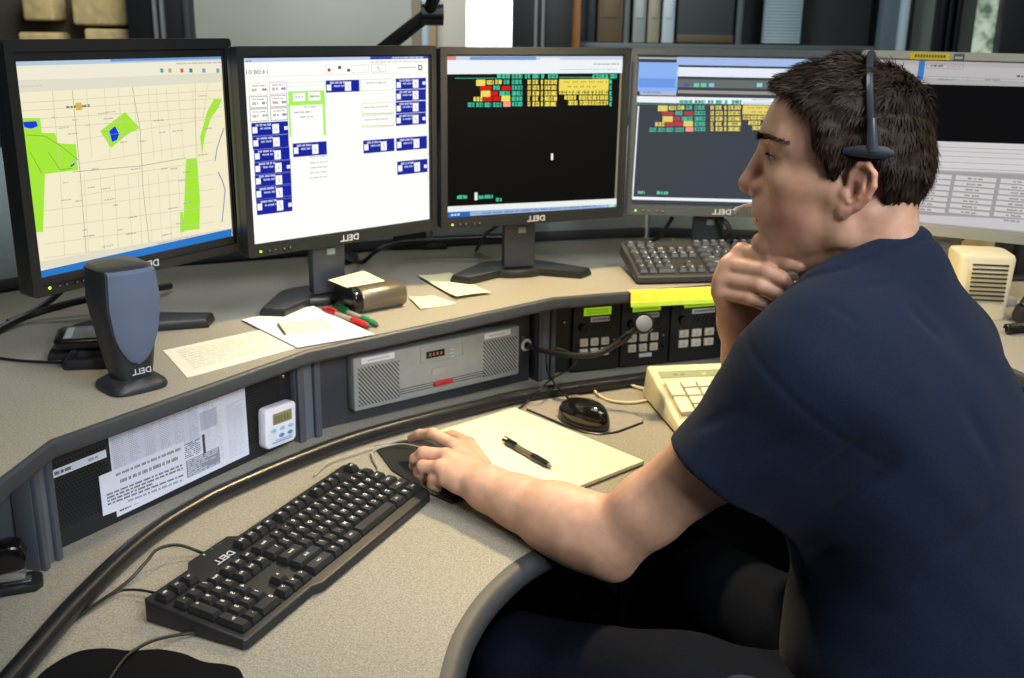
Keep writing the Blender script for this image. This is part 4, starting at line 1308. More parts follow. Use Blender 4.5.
bbox(292.5, 143.5, 327, 154.5, 40); bbox(325.5, 80.5, 359.5, 91.5, 41)
for i, y in enumerate((78.5, 90, 102, 114)): bbox(395.5, y, 426, y+10, 51+i)
bbox(363, 140.5, 394.5, 151, 61); bbox(396, 138, 427, 148.5, 62); bbox(397, 161.5, 427.5, 172, 63)
for y in (103.5, 116): s.frame(361.5, y, 394, y+10, 'c6c8b4'); s.dashes(364, y+4, 388, 1.5, 'b4b4a8', seed=int(y)); s.line([(362, y+10), (394, y+9.4)], '9acb5a', .001)
s.frame(360, 79.5, 394, 90, 'b9cba0'); s.dashes(366, 83, 386, 1.5, 'b0b0a4', seed=77)
for y in (157, 163, 168, 173, 178): s.dashes(310, y, 327.5, 1.4, 'b4b4b0', seed=int(y))
finish(s, t)
# --- terminal monitors
def terminal(s, X, Y, hgt, teal, yel, red):
    """coloured blocks of type; X maps 0..1024, Y maps 0..326 of the detail onto the photograph"""
    def blk(x0, x1, row, c, sd=0):
        y = row; r_ = random.Random(int(x0)*7+int(row)); x = x0
        while x < x1-4:
            w = min(r_.choice((16, 22, 30, 14)), x1-x); s.r(X(x), Y(y-11), X(x+w-2.5), Y(y+11), c, 2)
            for k in range(int(w/7)): s.r(X(x+k*7+2), Y(y-6), X(x+k*7+4.5), Y(y+5), '20281e' if c != red else '5a0c0c', 3) if r_.random() < .62 else None
            x += w+1.5
    for a, b in ((300, 368), (378, 434), (446, 480), (486, 522), (532, 548), (568, 620), (802, 884), (892, 930)): blk(a, b, 138, teal)
    for k in range(21): s.r(X(80+k*10.5), Y(146), X(86+k*10.5), Y(151), teal, 2)
    for k in range(17): s.r(X(628+k*10.5), Y(141), X(634+k*10.5), Y(146), teal, 2)
    rows = (168, 198, 228, 256, 284)
    for i, y in enumerate(rows):
        blk(378, 434, y, teal); blk(460, 478, y, yel); blk(486, 522, y, yel); blk(530, 542, y, yel); blk(550, 616, y, yel); blk(890, 904, y, teal)
    s.r(X(190), Y(156), X(238), Y(188), yel, 2); blk(246, 284, 170, yel); blk(290, 326, 168, yel); blk(334, 370, 168, teal)
    s.r(X(210), Y(190), X(270), Y(210), red, 2); blk(280, 316, 198, teal); s.r(X(324), Y(189), X(370), Y(211), red, 2)
    s.r(X(214), Y(214), X(264), Y(246), yel, 2); s.r(X(266), Y(216), X(304), Y(240), red, 2); blk(312, 368, 228, teal)
    blk(176, 226, 258, yel); s.r(X(228), Y(246), X(272), Y(270), red, 2); s.r(X(276), Y(244), X(316), Y(268), red, 2); s.r(X(322), Y(240), X(368), Y(270), yel, 2)
    blk(146, 184, 288, teal); blk(190, 228, 288, teal); blk(234, 270, 288, teal); blk(278, 324, 288, teal); s.r(X(332), Y(272), X(370), Y(298), 'ff9a8a', 2)
    s.r(X(626), Y(154), X(884), Y(210), yel, 2)
    for k in range(22): s.r(X(640+k*11), Y(164), X(646+k*11), Y(172), 'a89a44', 3) if k % 4 else None
    for k in range(16): s.r(X(660+k*11), Y(188), X(666+k*11), Y(197), 'a89a44', 3) if k % 3 else None
    blk(626, 884, 222, yel); blk(654, 716, 250, yel); blk(730, 884, 250, yel); blk(674, 724, 278, yel); blk(734, 884, 278, yel)
t, M = make_monitor('monitor', 'middle monitor, black terminal with coloured rows and round-ended stand below', (.0421, 2.0588, CZ), R_(25.3), R_(-9))
s = Screen(M, '060707')
s.r(447, 56, 623, 60, 'c8d4e8', 1); s.r(447, 56, 456, 60, 'd88a80', 2); s.r(470, 56.5, 536, 60, '7a9cd0', 2); s.r(540, 58, 560, 60, 'eef0f4', 2); s.r(447, 60, 623, 73, 'eef3f6', 1)
s.dashes(594, 64, 619, 1.6, '9aa4a8', seed=3); s.dashes(560, 69.5, 618, 1.2, 'c0c8c8', seed=4)
terminal(s, lambda x: 440+x*.1904, lambda y: 50+y*.1902, 1, '3fc9a4', 'f0dc5c', 'd81010')
s.r(551, 153.5, 553, 160, 'f2f2e6', 3)
s.dashes(457, 197, 467, 4, '46c9a0', seed=5, dens=.9); s.r(474.5, 192.5, 477.5, 200, 'e8efe4', 2); s.dashes(478.5, 197, 493, 4, '46c9a0', seed=6); s.dashes(496, 199.5, 503, 4, '46c9a0', seed=7)
s.r(620, 73, 622.5, 205, '8a8468', 1)
s.poly([(447, 206.5), (616.5, 198.5), (616.5, 204), (447, 212)], 'eef1ee', 2); s.poly([(447, 212), (616.5, 204), (616.5, 208.5), (447, 217.5)], '9ab4d8', 2); s.poly([(447, 212.5), (470, 211.5), (470, 217), (447, 218)], '2a66b8', 3)
s.dashes(451, 214.8, 460, 2.4, 'e8eef8', l=4, seed=8); s.dashes(482, 213.2, 596, 2.0, '6a8ac0', l=4, seed=9, cw=.004); s.r(604, 204.8, 607, 207.5, '9ccaf0', 4); s.r(609, 204.5, 614, 208, 'b8ecd0', 4)
finish(s, t)
t, M = make_monitor('monitor', "fourth monitor, grey terminal partly hidden by the man's head", (.436, 2.166, CZ), R_(-3.4), R_(0), bez=mat('slate_bezel', hexc('3c4145'), .42, noise=.06))
s = Screen(M, '3e444c')
s.r(639, 57, 830, 62, 'b4b4b2', 1); s.r(639, 62, 677, 92, '8cb4f4', 1); s.r(639, 78, 675, 88, '6f98e8', 2); s.r(640, 91, 676, 95.5, 'b4bcd0', 2); s.dashes(643, 92, 662, 2, '7a88b0', seed=3)
s.r(677, 57, 830, 67.5, 'a4bcec', 1); s.r(677, 67, 830, 79, 'e6eef8', 1); s.r(678, 79, 830, 90, '6a6e6e', 1); s.r(678, 90, 830, 96, '9a9890', 1)
for x, c in ((684, '5a58a8'), (694, '6ad0b4'), (701, '6ad0b4'), (709, '7ac8d8'), (757, '8adcd8')): s.r(x, 83, x+5, 87, c, 3)
s.r(637, 96, 830, 106, 'eef2f8', 1); s.dashes(752, 99.5, 770, 1.4, 'a0a8c0', seed=5)
terminal(s, lambda x: 621+x*.195, lambda y: 76.5+y*.185, 1, '54b89c', 'e4d26c', 'b84048')
s.dashes(638, 192, 645, 3.4, '68d4b0', seed=6); s.dashes(657, 192.5, 668, 3.6, '68d4b0', seed=7)
s.r(629, 196.5, 835, 204.5, 'f0f6f8', 2)
s.line([(638.5, 106), (632.5, 198)], 'e8eef8', .003, 3)
finish(s, t)
t, M = make_monitor('monitor', "rightmost monitor with beige frame, behind the man's head", (.836, 1.955, CAM_H-.206), R_(-29), R_(0), bez=m_bezg, kind='b')
s = Screen(M, 'b2adae', .95)
s.r(850, 57, 1060, 63, 'a7a2a6', 1); s.r(850, 63, 1060, 84, 'bdb8b9', 1); s.r(920, 55, 923, 80, '3a78c0', 3)
s.frame(926.5, 63, 963, 69.5, '8f8b8c', .0008); s.dashes(931, 65.5, 943, 2, '3c3a3a', seed=2); s.dashes(947, 66.5, 961, 1.4, 'a09c9c', seed=3); s.dashes(1017, 76, 1030, 2.4, '403c3c', seed=4)
s.frame(925, 76, 1040, 83, '918d8e', .0007); s.dashes(938, 79, 956, 1.8, '8c8888', seed=5); s.dashes(985, 79.5, 1000, 1.8, '8c8888', seed=6); s.line([(968, 76.5), (968, 82.5)], '918d8e', .0008)
s.poly([(850, 82), (1080, 88), (1080, 146), (850, 138)], '0b0b0c', 2)
s.poly([(850, 138), (1080, 146), (1080, 176), (850, 166)], 'd6d2d3', 2)
for y in (143, 147, 152, 158, 164): s.line([(850, y), (1080, y+9.5)], '8f8b8c', .0008, 3)
s.poly([(850, 168), (1080, 177), (1080, 224), (850, 212)], 'a29d9f', 2)
for i in range(7):
    for j, (x0, x1) in enumerate(((912, 951.5), (956, 996), (1001, 1040))):
        y = 172.0+i*5.6+(x0-912)*.072; xo = -i*1.15
        s.r(x0+xo, y, x1+xo, y+4.3+.078*(x1-x0), 'd3cfd0', 3); s.dashes(x0+xo+12, y+3.1, x0+xo+27, 1.9, '868284', l=4, seed=i*5+j, cw=.0026)
s.poly([(850, 211), (1080, 223), (1080, 236), (850, 220)], 'ccc8cc', 3); s.dashes(1004, 220, 1020, 2, '8c888c', l=4, seed=9)
finish(s, t)
# asset stickers on its top edge
y0 = CAM_H-.206+SH/2+.012
mon5 = t
mb = MB(); F5 = T(0, 0, CAM_H-.206-SZ) @ FRONT
mb.box((-.080, SH/2+.0085, .0063), (.068, .0125, .0006), F5, 0)
x = -.106
while x < -.055: mb.rect(x, SH/2+.006, x+.0035, SH/2+.0115, .0068, F5, 1); x += .005
mb.build('yellow_sticker', [mat('yellow_sticker', hexc('b8a418'), .6), mat('sticker_ink', hexc('5a5210'), .7)], mon5)['label'] = 'yellow asset sticker on the top bezel'
mb = MB(); mb.box((-.029, SH/2+.0085, .0063), (.018, .0115, .0006), F5, 0)
mb.rect(-.036, SH/2+.005, -.023, SH/2+.009, .0068, F5, 1)
mb.build('dark_sticker', [mat('dark_sticker', hexc('4a4c4e'), .6), mat('sticker_mark', hexc('9a9c9c'), .6)], mon5)['label'] = 'small dark sticker on the top bezel'
# ------------------------------------------------------------------ keyboards
U = .01905
ROWS = [  # rows of a full keyboard: (y in key units from the front, [(x, width, legend)...])
 (5.35, [(0, 1, 'Esc')]+[(2+i, 1, 'F%d' % (i+1)) for i in range(4)]+[(6.5+i, 1, 'F%d' % (i+5)) for i in range(4)]+[(11+i, 1, 'F%d' % (i+9)) for i in range(4)]+[(19.4, 1, 'V-'), (20.5, 1, 'V+'), (21.6, 1, 'Mu')]),
 (4, [(i, 1, c) for i, c in enumerate('`1234567890-=')]+[(13, 2, 'Bksp'), (15.3, 1, 'Ins'), (16.3, 1, 'Hm'), (17.3, 1, 'PU'), (18.6, 1, 'Num'), (19.6, 1, '/'), (20.6, 1, '*'), (21.6, 1, '-')]),
 (3, [(0, 1.5, 'Tab')]+[(1.5+i, 1, c) for i, c in enumerate('QWERTYUIOP[]')]+[(13.5, 1.5, '\\'), (15.3, 1, 'Del'), (16.3, 1, 'End'), (17.3, 1, 'PD'), (18.6, 1, '7'), (19.6, 1, '8'), (20.6, 1, '9')]),
 (2, [(0, 1.75, 'Caps')]+[(1.75+i, 1, c) for i, c in enumerate("ASDFGHJKL;'")]+[(12.75, 2.25, 'Enter'), (18.6, 1, '4'), (19.6, 1, '5'), (20.6, 1, '6')]),
 (1, [(0, 2.25, 'Shift')]+[(2.25+i, 1, c) for i, c in enumerate('ZXCVBNM,./')]+[(12.25, 2.75, 'Shift'), (16.3, 1, '^'), (18.6, 1, '1'), (19.6, 1, '2'), (20.6, 1, '3')]),
 (0, [(0, 1.5, 'Ctrl'), (1.5, 1, '#'), (2.5, 1.5, 'Alt'), (4, 5, ''), (9, 1.5, 'Alt'), (10.5, 1, '#'), (11.5, 1, '='), (12.5, 2.5, 'Ctrl'), (15.3, 1, '<'), (16.3, 1, 'v'), (17.3, 1, '>'), (18.6, 2, '0'), (20.6, 1, '.')]),
]
TALL = [(21.6, 2, 1, 2, '+'), (21.6, 0, 1, 2, 'En')]
m_keyc = mat('black_keycap', hexc('1e1f20'), .38, noise=.08)
m_leg = mat('key_legend', hexc('d8d8d8'), .5)
m_case = mat('keyboard_case', hexc('1b1c1e'), .45, noise=.08, bump=.1, bscale=900)
def make_keyboard(name, label, M, mk=m_keyc, mcase=m_case, logo=True, led=True, hump=True, legscale=1.0, mat_top=None):
    """plan mirrored like the photograph: number pad at x = 0; x along the length, y from front to back"""
    t = thing(name, label, 'keyboard'); t.matrix_world = M
    Lk, Wk = 22.6*U+.013, .151; UY = .0206
    h0, h1 = .015, .029                                          # height of the case at front and back
    def top(y): return h0 + (h1-h0)*y/Wk
    pl = [(.004, 0), (Lk*.30, 0), (Lk*.33, -.007), (Lk*.97, -.007), (Lk, .004), (Lk, Wk-.006), (Lk-.006, Wk), (.180, Wk), (.172, Wk+.011), (.095, Wk+.011), (.082, Wk), (.006, Wk), (0, Wk-.006), (0, .004)] if hump else rrect(Lk, Wk, .006, 3, Lk/2, Wk/2)
    mb = MB(); n = len(pl)
    bm = bmesh.new()
    lo = [bm.verts.new((x, y, .002)) for x, y in pl]; hi = [bm.verts.new((x, y, top(y))) for x, y in pl]
    bot = bm.faces.new(lo[::-1]); tp = bm.faces.new(hi)
    for i in range(n): bm.faces.new((lo[i], lo[(i+1) % n], hi[(i+1) % n], hi[i]))
    bmesh.ops.recalc_face_normals(bm, faces=bm.faces[:])
    bmesh.ops.bevel(bm, geom=list(tp.edges), offset=.0035, segments=3, affect='EDGES', profile=.5)
    bmesh.ops.triangulate(bm, faces=[f for f in bm.faces if len(f.verts) > 4])
    mb.bm(bm); cs_ = mb.build('case', mcase, t)
    sl = math.atan2(h1-h0, Wk)
    count = 0; extra = MB(); ko = {}
    def keycap(w, d, leg, mbx=None, M=None):
        mb = mbx or MB(); kw, kd = w*U-.0020, d*UY-.0022; hh = .0105
        a, b = kw/2, kd/2; ta, tb = a-.0028, b-.0030
        v = [(-a, -b, 0), (a, -b, 0), (a, b, 0), (-a, b, 0), (-a+.0004, -b+.0004, hh*.45), (a-.0004, -b+.0004, hh*.45), (a-.0004, b-.0004, hh*.45), (-a+.0004, b-.0004, hh*.45),
             (-ta, -tb+.001, hh), (ta, -tb+.001, hh), (ta, tb+.001, hh), (-ta, tb+.001, hh)]
        f = [(0, 1, 5, 4), (1, 2, 6, 5), (2, 3, 7, 6), (3, 0, 4, 7), (4, 5, 9, 8), (5, 6, 10, 9), (6, 7, 11, 10), (7, 4, 8, 11), (8, 9, 10, 11)]
        mb.add(v, f, M, 0, False)
        if leg:
            sz = (.0082 if len(leg) == 1 else .0052)*legscale
            K = T((ta-.0035 if len(leg) == 1 else 0), (tb-.0035 if len(leg) == 1 else .001), hh+.0002)
            mb.text(leg, sz, (M @ K) if M is not None else K, 1, bold=.02)
        return mb
    def place(x, y, w, d, leg):
        nonlocal count
        cx = Lk-.0065-(x+w/2)*U; cy = .008+(y+d/2)*UY
        K = T(cx, cy, top(cy)-.001) @ R('X', sl)
        key = (w, d, leg)
        count += 1
        if count > 100:
            keycap(w, d, leg, extra, K); return
        if key in ko and ko[key]:
            o = ko[key].copy(); COL.objects.link(o)
        else:
            o = keycap(w, d, leg).build('key', [mk, m_leg], t, sharp=0); ko[key] = o
        o.parent = t; o.matrix_local = K
    allk = [(x, y, w, 1, l) for y, row in ROWS for (x, w, l) in row] + [(x, y, w, d, l) for (x, y, w, d, l) in TALL]
    allk.sort(key=lambda k: -k[0])                               # number pad first: it is nearest
    for k in allk: place(*k)
    if extra.v:
        o = extra.build('keys', [mk, m_leg], t, sharp=0); o['kind'] = 'stuff'
    if logo:
        mb = MB(); y = Wk-.004; mb.text('DELL', .0145, T(.124, y-.020, top(y)+.0004) @ R('X', sl) , 0, .0002, bold=.015, sx=1.1); mb.build('logo', m_logo, cs_)
    if led:
        for k in range(3):
            mb = MB(); y = Wk+.002; mb.lathe([(.0016, 0), (.0014, .0008), (.0001, .001)], 10, T(.118+k*.016, y+.002, top(y)-.0002)); mb.build('status_light', glow('keyboard_led', hexc('5cff3a'), 1.2) if k == 0 else mat('led_off', hexc('4a4c4a'), .4), cs_)
    return t
P0 = on_z(246, 645, DZ+.010); P1 = on_z(433, 490, DZ+.010)
Mk = frame((P0.x, P0.y, DZ+.0006), Vector((P1.x-P0.x, P1.y-P0.y, 0)), z=(0, 0, 1))
kb1 = make_keyboard('keyboard', 'black keyboard on the worktop beside the mouse hand', Mk)
P0 = on_z(637, 279.5, SZ+.012); P1 = on_z(722, 277.5, SZ+.012)
Mk = frame((P0.x, P0.y, SZ+.003), Vector((P1.x-P0.x, P1.y-P0.y, 0)), z=(0, 0, 1)) @ R('X', R_(11))
kb2 = make_keyboard('keyboard', 'black keyboard propped on the shelf beneath the fourth monitor', Mk, hump=False, logo=False, mk=mat('sheen_grey_keycap', hexc('34373a'), .4, noise=.06), mcase=mat('keyboard_case_grey', hexc('2e2d2b'), .5, noise=.08))  # reflection on the black keys is put into their grey colour
for o in kb2.children:
    if o.name.startswith('key') and not o.name.startswith('keys'):
        pass

# ------------------------------------------------------------------ mice, mats, hand mouse
def quad_slab(name, px, z, h, m, label, cat, r=.0, parent=None, par_loc=None, sub=None, group=None):
    P = [on_z(x, y, z+h) for x, y in px]; c = sum(P, Vector())/len(P)
    poly = [((p-c).x, (p-c).y) for p in P]
    ar = sum(poly[i-1][0]*poly[i][1]-poly[i][0]*poly[i-1][1] for i in range(len(poly)))
    if ar < 0: poly = poly[::-1]
    o = MB().prism(poly, 0, h, None, 0, min(h*.3, .0008)).build(name, m, parent)
    o.location = (c.x, c.y, z+.0003)
    if label: tag(o, label, cat, group)
    return o
def make_mouse(name, label, loc, rz, m, s=1.0):
    t = thing(name, label, 'mouse', loc, rz)
    L, W, H = .116*s, .062*s, .037*s
    nx, ny = 28, 18; vs = []; fs = []
    def pt(u, v):                                                # u around, v from rim to top
        a = 2*PI*u
        w = W/2*(1.0+.10*math.cos(a)); l = L/2
        k = math.cos(v*PI/2)**.55
        x = math.cos(a)*l*k; y = math.sin(a)*w*k
        z = H*math.sin(v*PI/2)**.9*(1-.16*(x/l)) + .004
        return (x, y, z)
    for j in range(ny):
        for i in range(nx): vs.append(pt(i/nx, j/(ny-1)*.985))
    for j in range(ny-1):
        for i in range(nx): fs.append((j*nx+i, j*nx+(i+1) % nx, (j+1)*nx+(i+1) % nx, (j+1)*nx+i))
    fs.append(tuple((ny-1)*nx+i for i in range(nx)))
    b = len(vs)
    for i in range(nx):
        x, y, z = pt(i/nx, 0); vs.append((x*.96, y*.96, .0008))
    for i in range(nx): fs.append((b+i, b+(i+1) % nx, (i+1) % nx, i))
    fs.append(tuple(b+i for i in range(nx))[::-1])
    bd = MB().add(vs, fs).build('body', m, t, sharp=50)
    mb = MB(); mb.tube([(L*.44, 0, H*.52), (L*.30, 0, H*.80), (L*.10, 0, H*1.01)], [.0006, .0008, .0006], 6); mb.build('button_gap', m_gloss, bd)
    mb = MB(); mb.lathe([(.0001, -.0035), (.008, -.0035), (.0095, -.002), (.0095, .002), (.008, .0035), (.0001, .0035)], 20, T(L*.30, 0, H*.72) @ R('X', PI/2)); mb.build('scroll_wheel', m_rubber, bd)
    return t
pad = quad_slab('mouse_pad', [(527, 408.5), (526, 405), (531, 400), (548, 391), (600, 398), (643, 419), (642, 421.5), (618, 430.5), (600, 433.5), (583, 431), (560, 422)], DZ, .003, [mat('grey_mat', hexc('8d877e'), .85, noise=.08)], 'grey mouse pad with black edge under the spare mouse', 'mouse pad')
P = [on_z(x, y, DZ+.003) for x, y in [(528, 409), (525.5, 406), (530, 400.5)]]
mb = MB(); c = pad.location
rim = [(527, 409.5), (545, 417), (565, 426), (583, 432), (600, 434.5), (618, 432), (643, 422.5)]
mb.tube([on_z(x, y, DZ+.0018)-c for x, y in rim], .0016, 6); mb.build('edge_binding', m_rubber, pad)
ms = on_z(584, 419, DZ+.010)
mouse1 = make_mouse('mouse', 'black shiny mouse on the grey mouse pad', (ms.x, ms.y, DZ+.0035), math.atan2(.52, -.42), mat('shiny_black', hexc('15130f'), .16, coat=.3), 1.04)
pad2 = quad_slab('mouse_pad', [(374, 446), (402, 440), (447, 434), (478, 470), (470, 496), (452, 503), (428, 492), (392, 470)], DZ, .003, [mat('black_mat', hexc('151617'), .8, noise=.1)], 'black mouse pad under the working hand', 'mouse pad')
pm = (iL[0]+rL[0])/2
mh = on_z(452, 472, DZ+.02)
mdir = (V3(on_z(424, 452, DZ+.02))-V3(on_z(480, 484, DZ+.02)))
mouse2 = make_mouse('mouse', 'black mouse held under the working hand', (mh.x-.004, mh.y-.004, DZ+.0035), math.atan2(mdir[1], mdir[0]), m_black, .93)

# ------------------------------------------------------------------ legal pad and pen
A_, B_ = on_z(515, 408, DZ+.008), on_z(644, 461, DZ+.008)
C_ = on_z(560, 488.5, DZ+.008)
dl = (B_-A_).normalized(); dw = Vector((dl.y, -dl.x, 0));
if dw.dot(C_-B_) < 0: dw = -dw
Lp, Wp = (B_-A_).length, .216
lp = thing('legal_pad', 'yellow ruled legal pad on the worktop with a pen on it', 'notepad')
lp.matrix_world = frame((A_.x, A_.y, DZ+.0004), dl, z=(0, 0, 1))   # x along the long side
sg = 1 if (lp.matrix_world.to_3x3() @ Vector((0, 1, 0))).dot(dw) > 0 else -1
MB().box((Lp/2, sg*Wp/2, .0012), (Lp-.001, Wp-.001, .0016), None, 0, .0005).build('cardboard_back', mat('grey_card', hexc('55504a'), .9), lp)
m_legal = mat('yellow_legal_paper', hexc('e8e2c2'), .75, noise=.03)
mb = MB(); mb.box((Lp/2, sg*Wp/2, .0052), (Lp, Wp, .0064), None, 0, .0007)
z = .00845
for k in range(int((Lp-.045)/.0075)):
    x = .040+k*.0075
    mb.rect(x, sg*.002, x+.0006, sg*(Wp-.002), z, None, 1) if sg > 0 else mb.rect(x, -Wp+.002, x+.0006, -.002, z, None, 1)
for dx in (.034, .0358): mb.rect(dx, min(sg*.002, sg*(Wp-.002)), dx+.0007, max(sg*.002, sg*(Wp-.002)), z, None, 2)
for dy in (.030, .0325):
    y = sg*dy; mb.rect(.002, y-.0004, Lp-.002, y+.0004, z+.0001, None, 2)
mb.build('sheets', [m_legal, mat('rule_line', hexc('cfc79a'), .8), mat('margin_line', hexc('c9b08a'), .8)], lp)
MB().box((.006, sg*Wp/2, .0054), (.012, Wp+.0006, .0070), None, 0, .0005).build('binding', mat('binding_tape', hexc('e8e0b4'), .6), lp)
def make_pen(label, a, b, mb_, mg, mclear, r=.0056, group=None, parts=True):
    """a = push end, b = tip"""
    t = thing('pen', label, 'pen', group=group); d = (b-a); L = d.length
    t.matrix_world = frame(a, d, z=(0, 0, 1))
    X = R('Y', PI/2)
    MB().lathe([(.0001, 0), (r*.5, .0002), (r*.5, .010), (r*.8, .011), (r, .013), (r, L*.30)], 16, X).build('cap_end', mb_, t)
    MB().lathe([(r*.95, L*.30), (r*.95, L*.62)], 16, X).build('barrel', mclear, t)
    MB().lathe([(r*.95, L*.62), (r*1.12, L*.66), (r*1.05, L*.88), (r*.75, L*.94)], 16, X).build('grip', mg, t)
    MB().lathe([(r*.75, L*.94), (r*.25, L*.985), (r*.1, L), (.0001, L)], 12, X).build('tip', mat('pen_metal', hexc('8a8a88'), .3, metal=.9), t)
    MB().box((L*.17, 0, r*1.35), (L*.27, .003, .0012), None, 0, .0004).build('clip', mb_, t)
    return t
zz = DZ+.0088+.0054
make_pen('black retractable pen lying on the legal pad', on_z(503, 439.5, zz), on_z(552, 467, zz), m_black, m_rubber, mat('smoky_barrel', hexc('6a6450'), .2))

# ------------------------------------------------------------------ cream dispatch keypad telephone
fl_, bl_ = on_z(676, 437, DZ), on_z(636, 390, DZ)
yd = (bl_-fl_); yd.z = 0; Dp = .205
ph = thing('desk_telephone', 'cream desk telephone with grey display and big keys, partly behind the sleeve', 'telephone')
yd.normalize(); xd = Vector((yd.y, -yd.x, 0))
ph.matrix_world = frame((fl_.x, fl_.y, DZ+.0005), xd, z=(0, 0, 1))
m_cream = mat('cream_plastic', hexc('cdc3a4'), .45, noise=.04)
Wd, h0, h1 = .21, .020, .066
bm = bmesh.new()
v = [bm.verts.new(c) for c in ((0, 0, .003), (Wd, 0, .003), (Wd, Dp, .003), (0, Dp, .003), (.004, .004, h0), (Wd-.004, .004, h0), (Wd-.004, Dp-.006, h1), (.004, Dp-.006, h1))]
for f in ((3, 2, 1, 0), (4, 5, 6, 7), (0, 1, 5, 4), (1, 2, 6, 5), (2, 3, 7, 6), (3, 0, 4, 7)): bm.faces.new([v[i] for i in f])
bmesh.ops.bevel(bm, geom=bm.edges[:], offset=.004, segments=3, affect='EDGES', profile=.5)
MB().bm(bm).build('body', m_cream, ph)
sl = math.atan2(h1-h0, Dp-.010)
Pm = T(0, .004, h0) @ R('X', sl)
mb = MB(); mb.box((Wd/2-.012, .163, .0006), (.150, .022, .0022), Pm, 0, .0006)
for k, c in ((0, 1), (1, 1), (4, 2), (7, 2), (8, 2)): mb.rect(.045+k*.014, .158, .053+k*.014, .163, .0019, Pm, c)
mb.build('display', [mat('grey_green_lcd', hexc('8f9678'), .3), mat('lcd_dark', hexc('5c6a48'), .4), mat('lcd_lit', hexc('c6cc5a'), .4)], ph)
MB().box((.085+.005, .075, -.0005), (.155, .115, .002), Pm, 0, .001).build('key_well', mat('dark_cream_well', hexc('a89d7c'), .6), ph)  # well in a darker cream around the keys
m_ck = mat('cream_key', hexc('d9d0b4'), .45)
for r_ in range(4):
    for k in range(5):
        w = .026
        if k == 0:
            if r_ in (1, 3): continue
            cy = .118-r_*.027-.013; dd_ = .049
        else: cy = .118-r_*.027; dd_ = .022
        MB().box((.030+k*.030, cy, .005), (w, dd_, .010), Pm, 0, .002).build('key', m_ck, ph)
mb = MB(); mb.rect(.020, .166, .026, .1675, .0006, Pm, 0); mb.build('lettering', mat('tan_print', hexc('9a8f6c'), .6), ph)
cable('cord', [on_z(*p) for p in [(652, 399, DZ+.004), (640, 401.5, DZ+.004), (625, 402.5, DZ+.004), (607, 399.5, DZ+.004), (595, 391.5, DZ+.005), (594, 384, DZ+.006), (603, 379.8, DZ+.006), (620, 381.5, DZ+.008), (636, 386.5, DZ+.006), (650, 391, DZ+.004)]], .0028, mat('cream_cord', hexc('c9bf9e'), .5), '', part_of=ph)

# ------------------------------------------------------------------ white timer leaning on the rack plate
q = [on_plane(x, y, A.a + A.n*.014, A.n) for x, y in ((260, 410), (291, 399.5), (295, 437), (266, 448))]
tm = thing('kitchen_timer', 'small white digital timer stuck to the rack plate left of the post', 'timer')
xd = (q[1]-q[0]+q[2]-q[3]).normalized(); wt_ = .5*((q[1]-q[0]).length+(q[2]-q[3]).length); ht_ = .5*((q[0]-q[3]).length+(q[1]-q[2]).length)
c = on_plane(277.5, 424, A.a + A.n*.014, A.n)
tm.matrix_world = A.M.to_3x3().to_4x4(); tm.location = c
tl = Matrix.Identity(4)
tm.matrix_world = Matrix.Translation(c) @ A.M.to_3x3().to_4x4() @ R('Y', .05)
m_tw = mat('white_plastic', hexc('e4e4ea'), .4)
Ft = FRONT @ R('Z', .0)
mb = MB(); mb.prism(rrect(wt_, ht_, .009, 5), -.010, .009, Ft, 0, .003, 3); mb.build('case', m_tw, tm)
mb = MB(); mb.box((.002, ht_*.20, .0092), (wt_*.62, ht_*.27, .0012), Ft, 0, .0004)
for k in range(5): mb.rect(-wt_*.24+k*wt_*.10, ht_*.12, -wt_*.18+k*wt_*.10, ht_*.27, .0100, Ft, 1)
mb.build('display', [mat('timer_lcd', hexc('8a8358'), .3), mat('timer_digit', hexc('6b6744'), .4)], tm)
m_tb = mat('aqua_button', hexc('8fc4d8'), .4); m_tb2 = mat('blue_button', hexc('5a8ac0'), .4)
for (x, y, m) in ((-.26, -.07, m_tb), (.02, -.07, m_tb), (.30, -.07, m_tb), (.0, -.24, m_tb2), (.28, -.24, m_tb2)):
    mb = MB(); mb.lathe([(.0050, 0), (.0046, .0014), (.0001, .0018)], 16, Ft @ T(x*wt_, y*ht_, .0088), 0, 1.25, .72); mb.build('button', m, tm)
mb = MB(); mb.rect(-wt_*.32, -ht_*.40, wt_*.36, -ht_*.36, .0092, Ft, 0); mb.rect(-wt_*.2, -ht_*.345, wt_*.34, -ht_*.32, .0092, Ft, 0); mb.build('printed_band', mat('pale_blue_print', hexc('8fa6cc'), .5), tm)
MB().box((0, .0112, 0), (wt_*.5, .002, ht_*.4), None, 0, .0005).build('magnet', m_dark, tm)

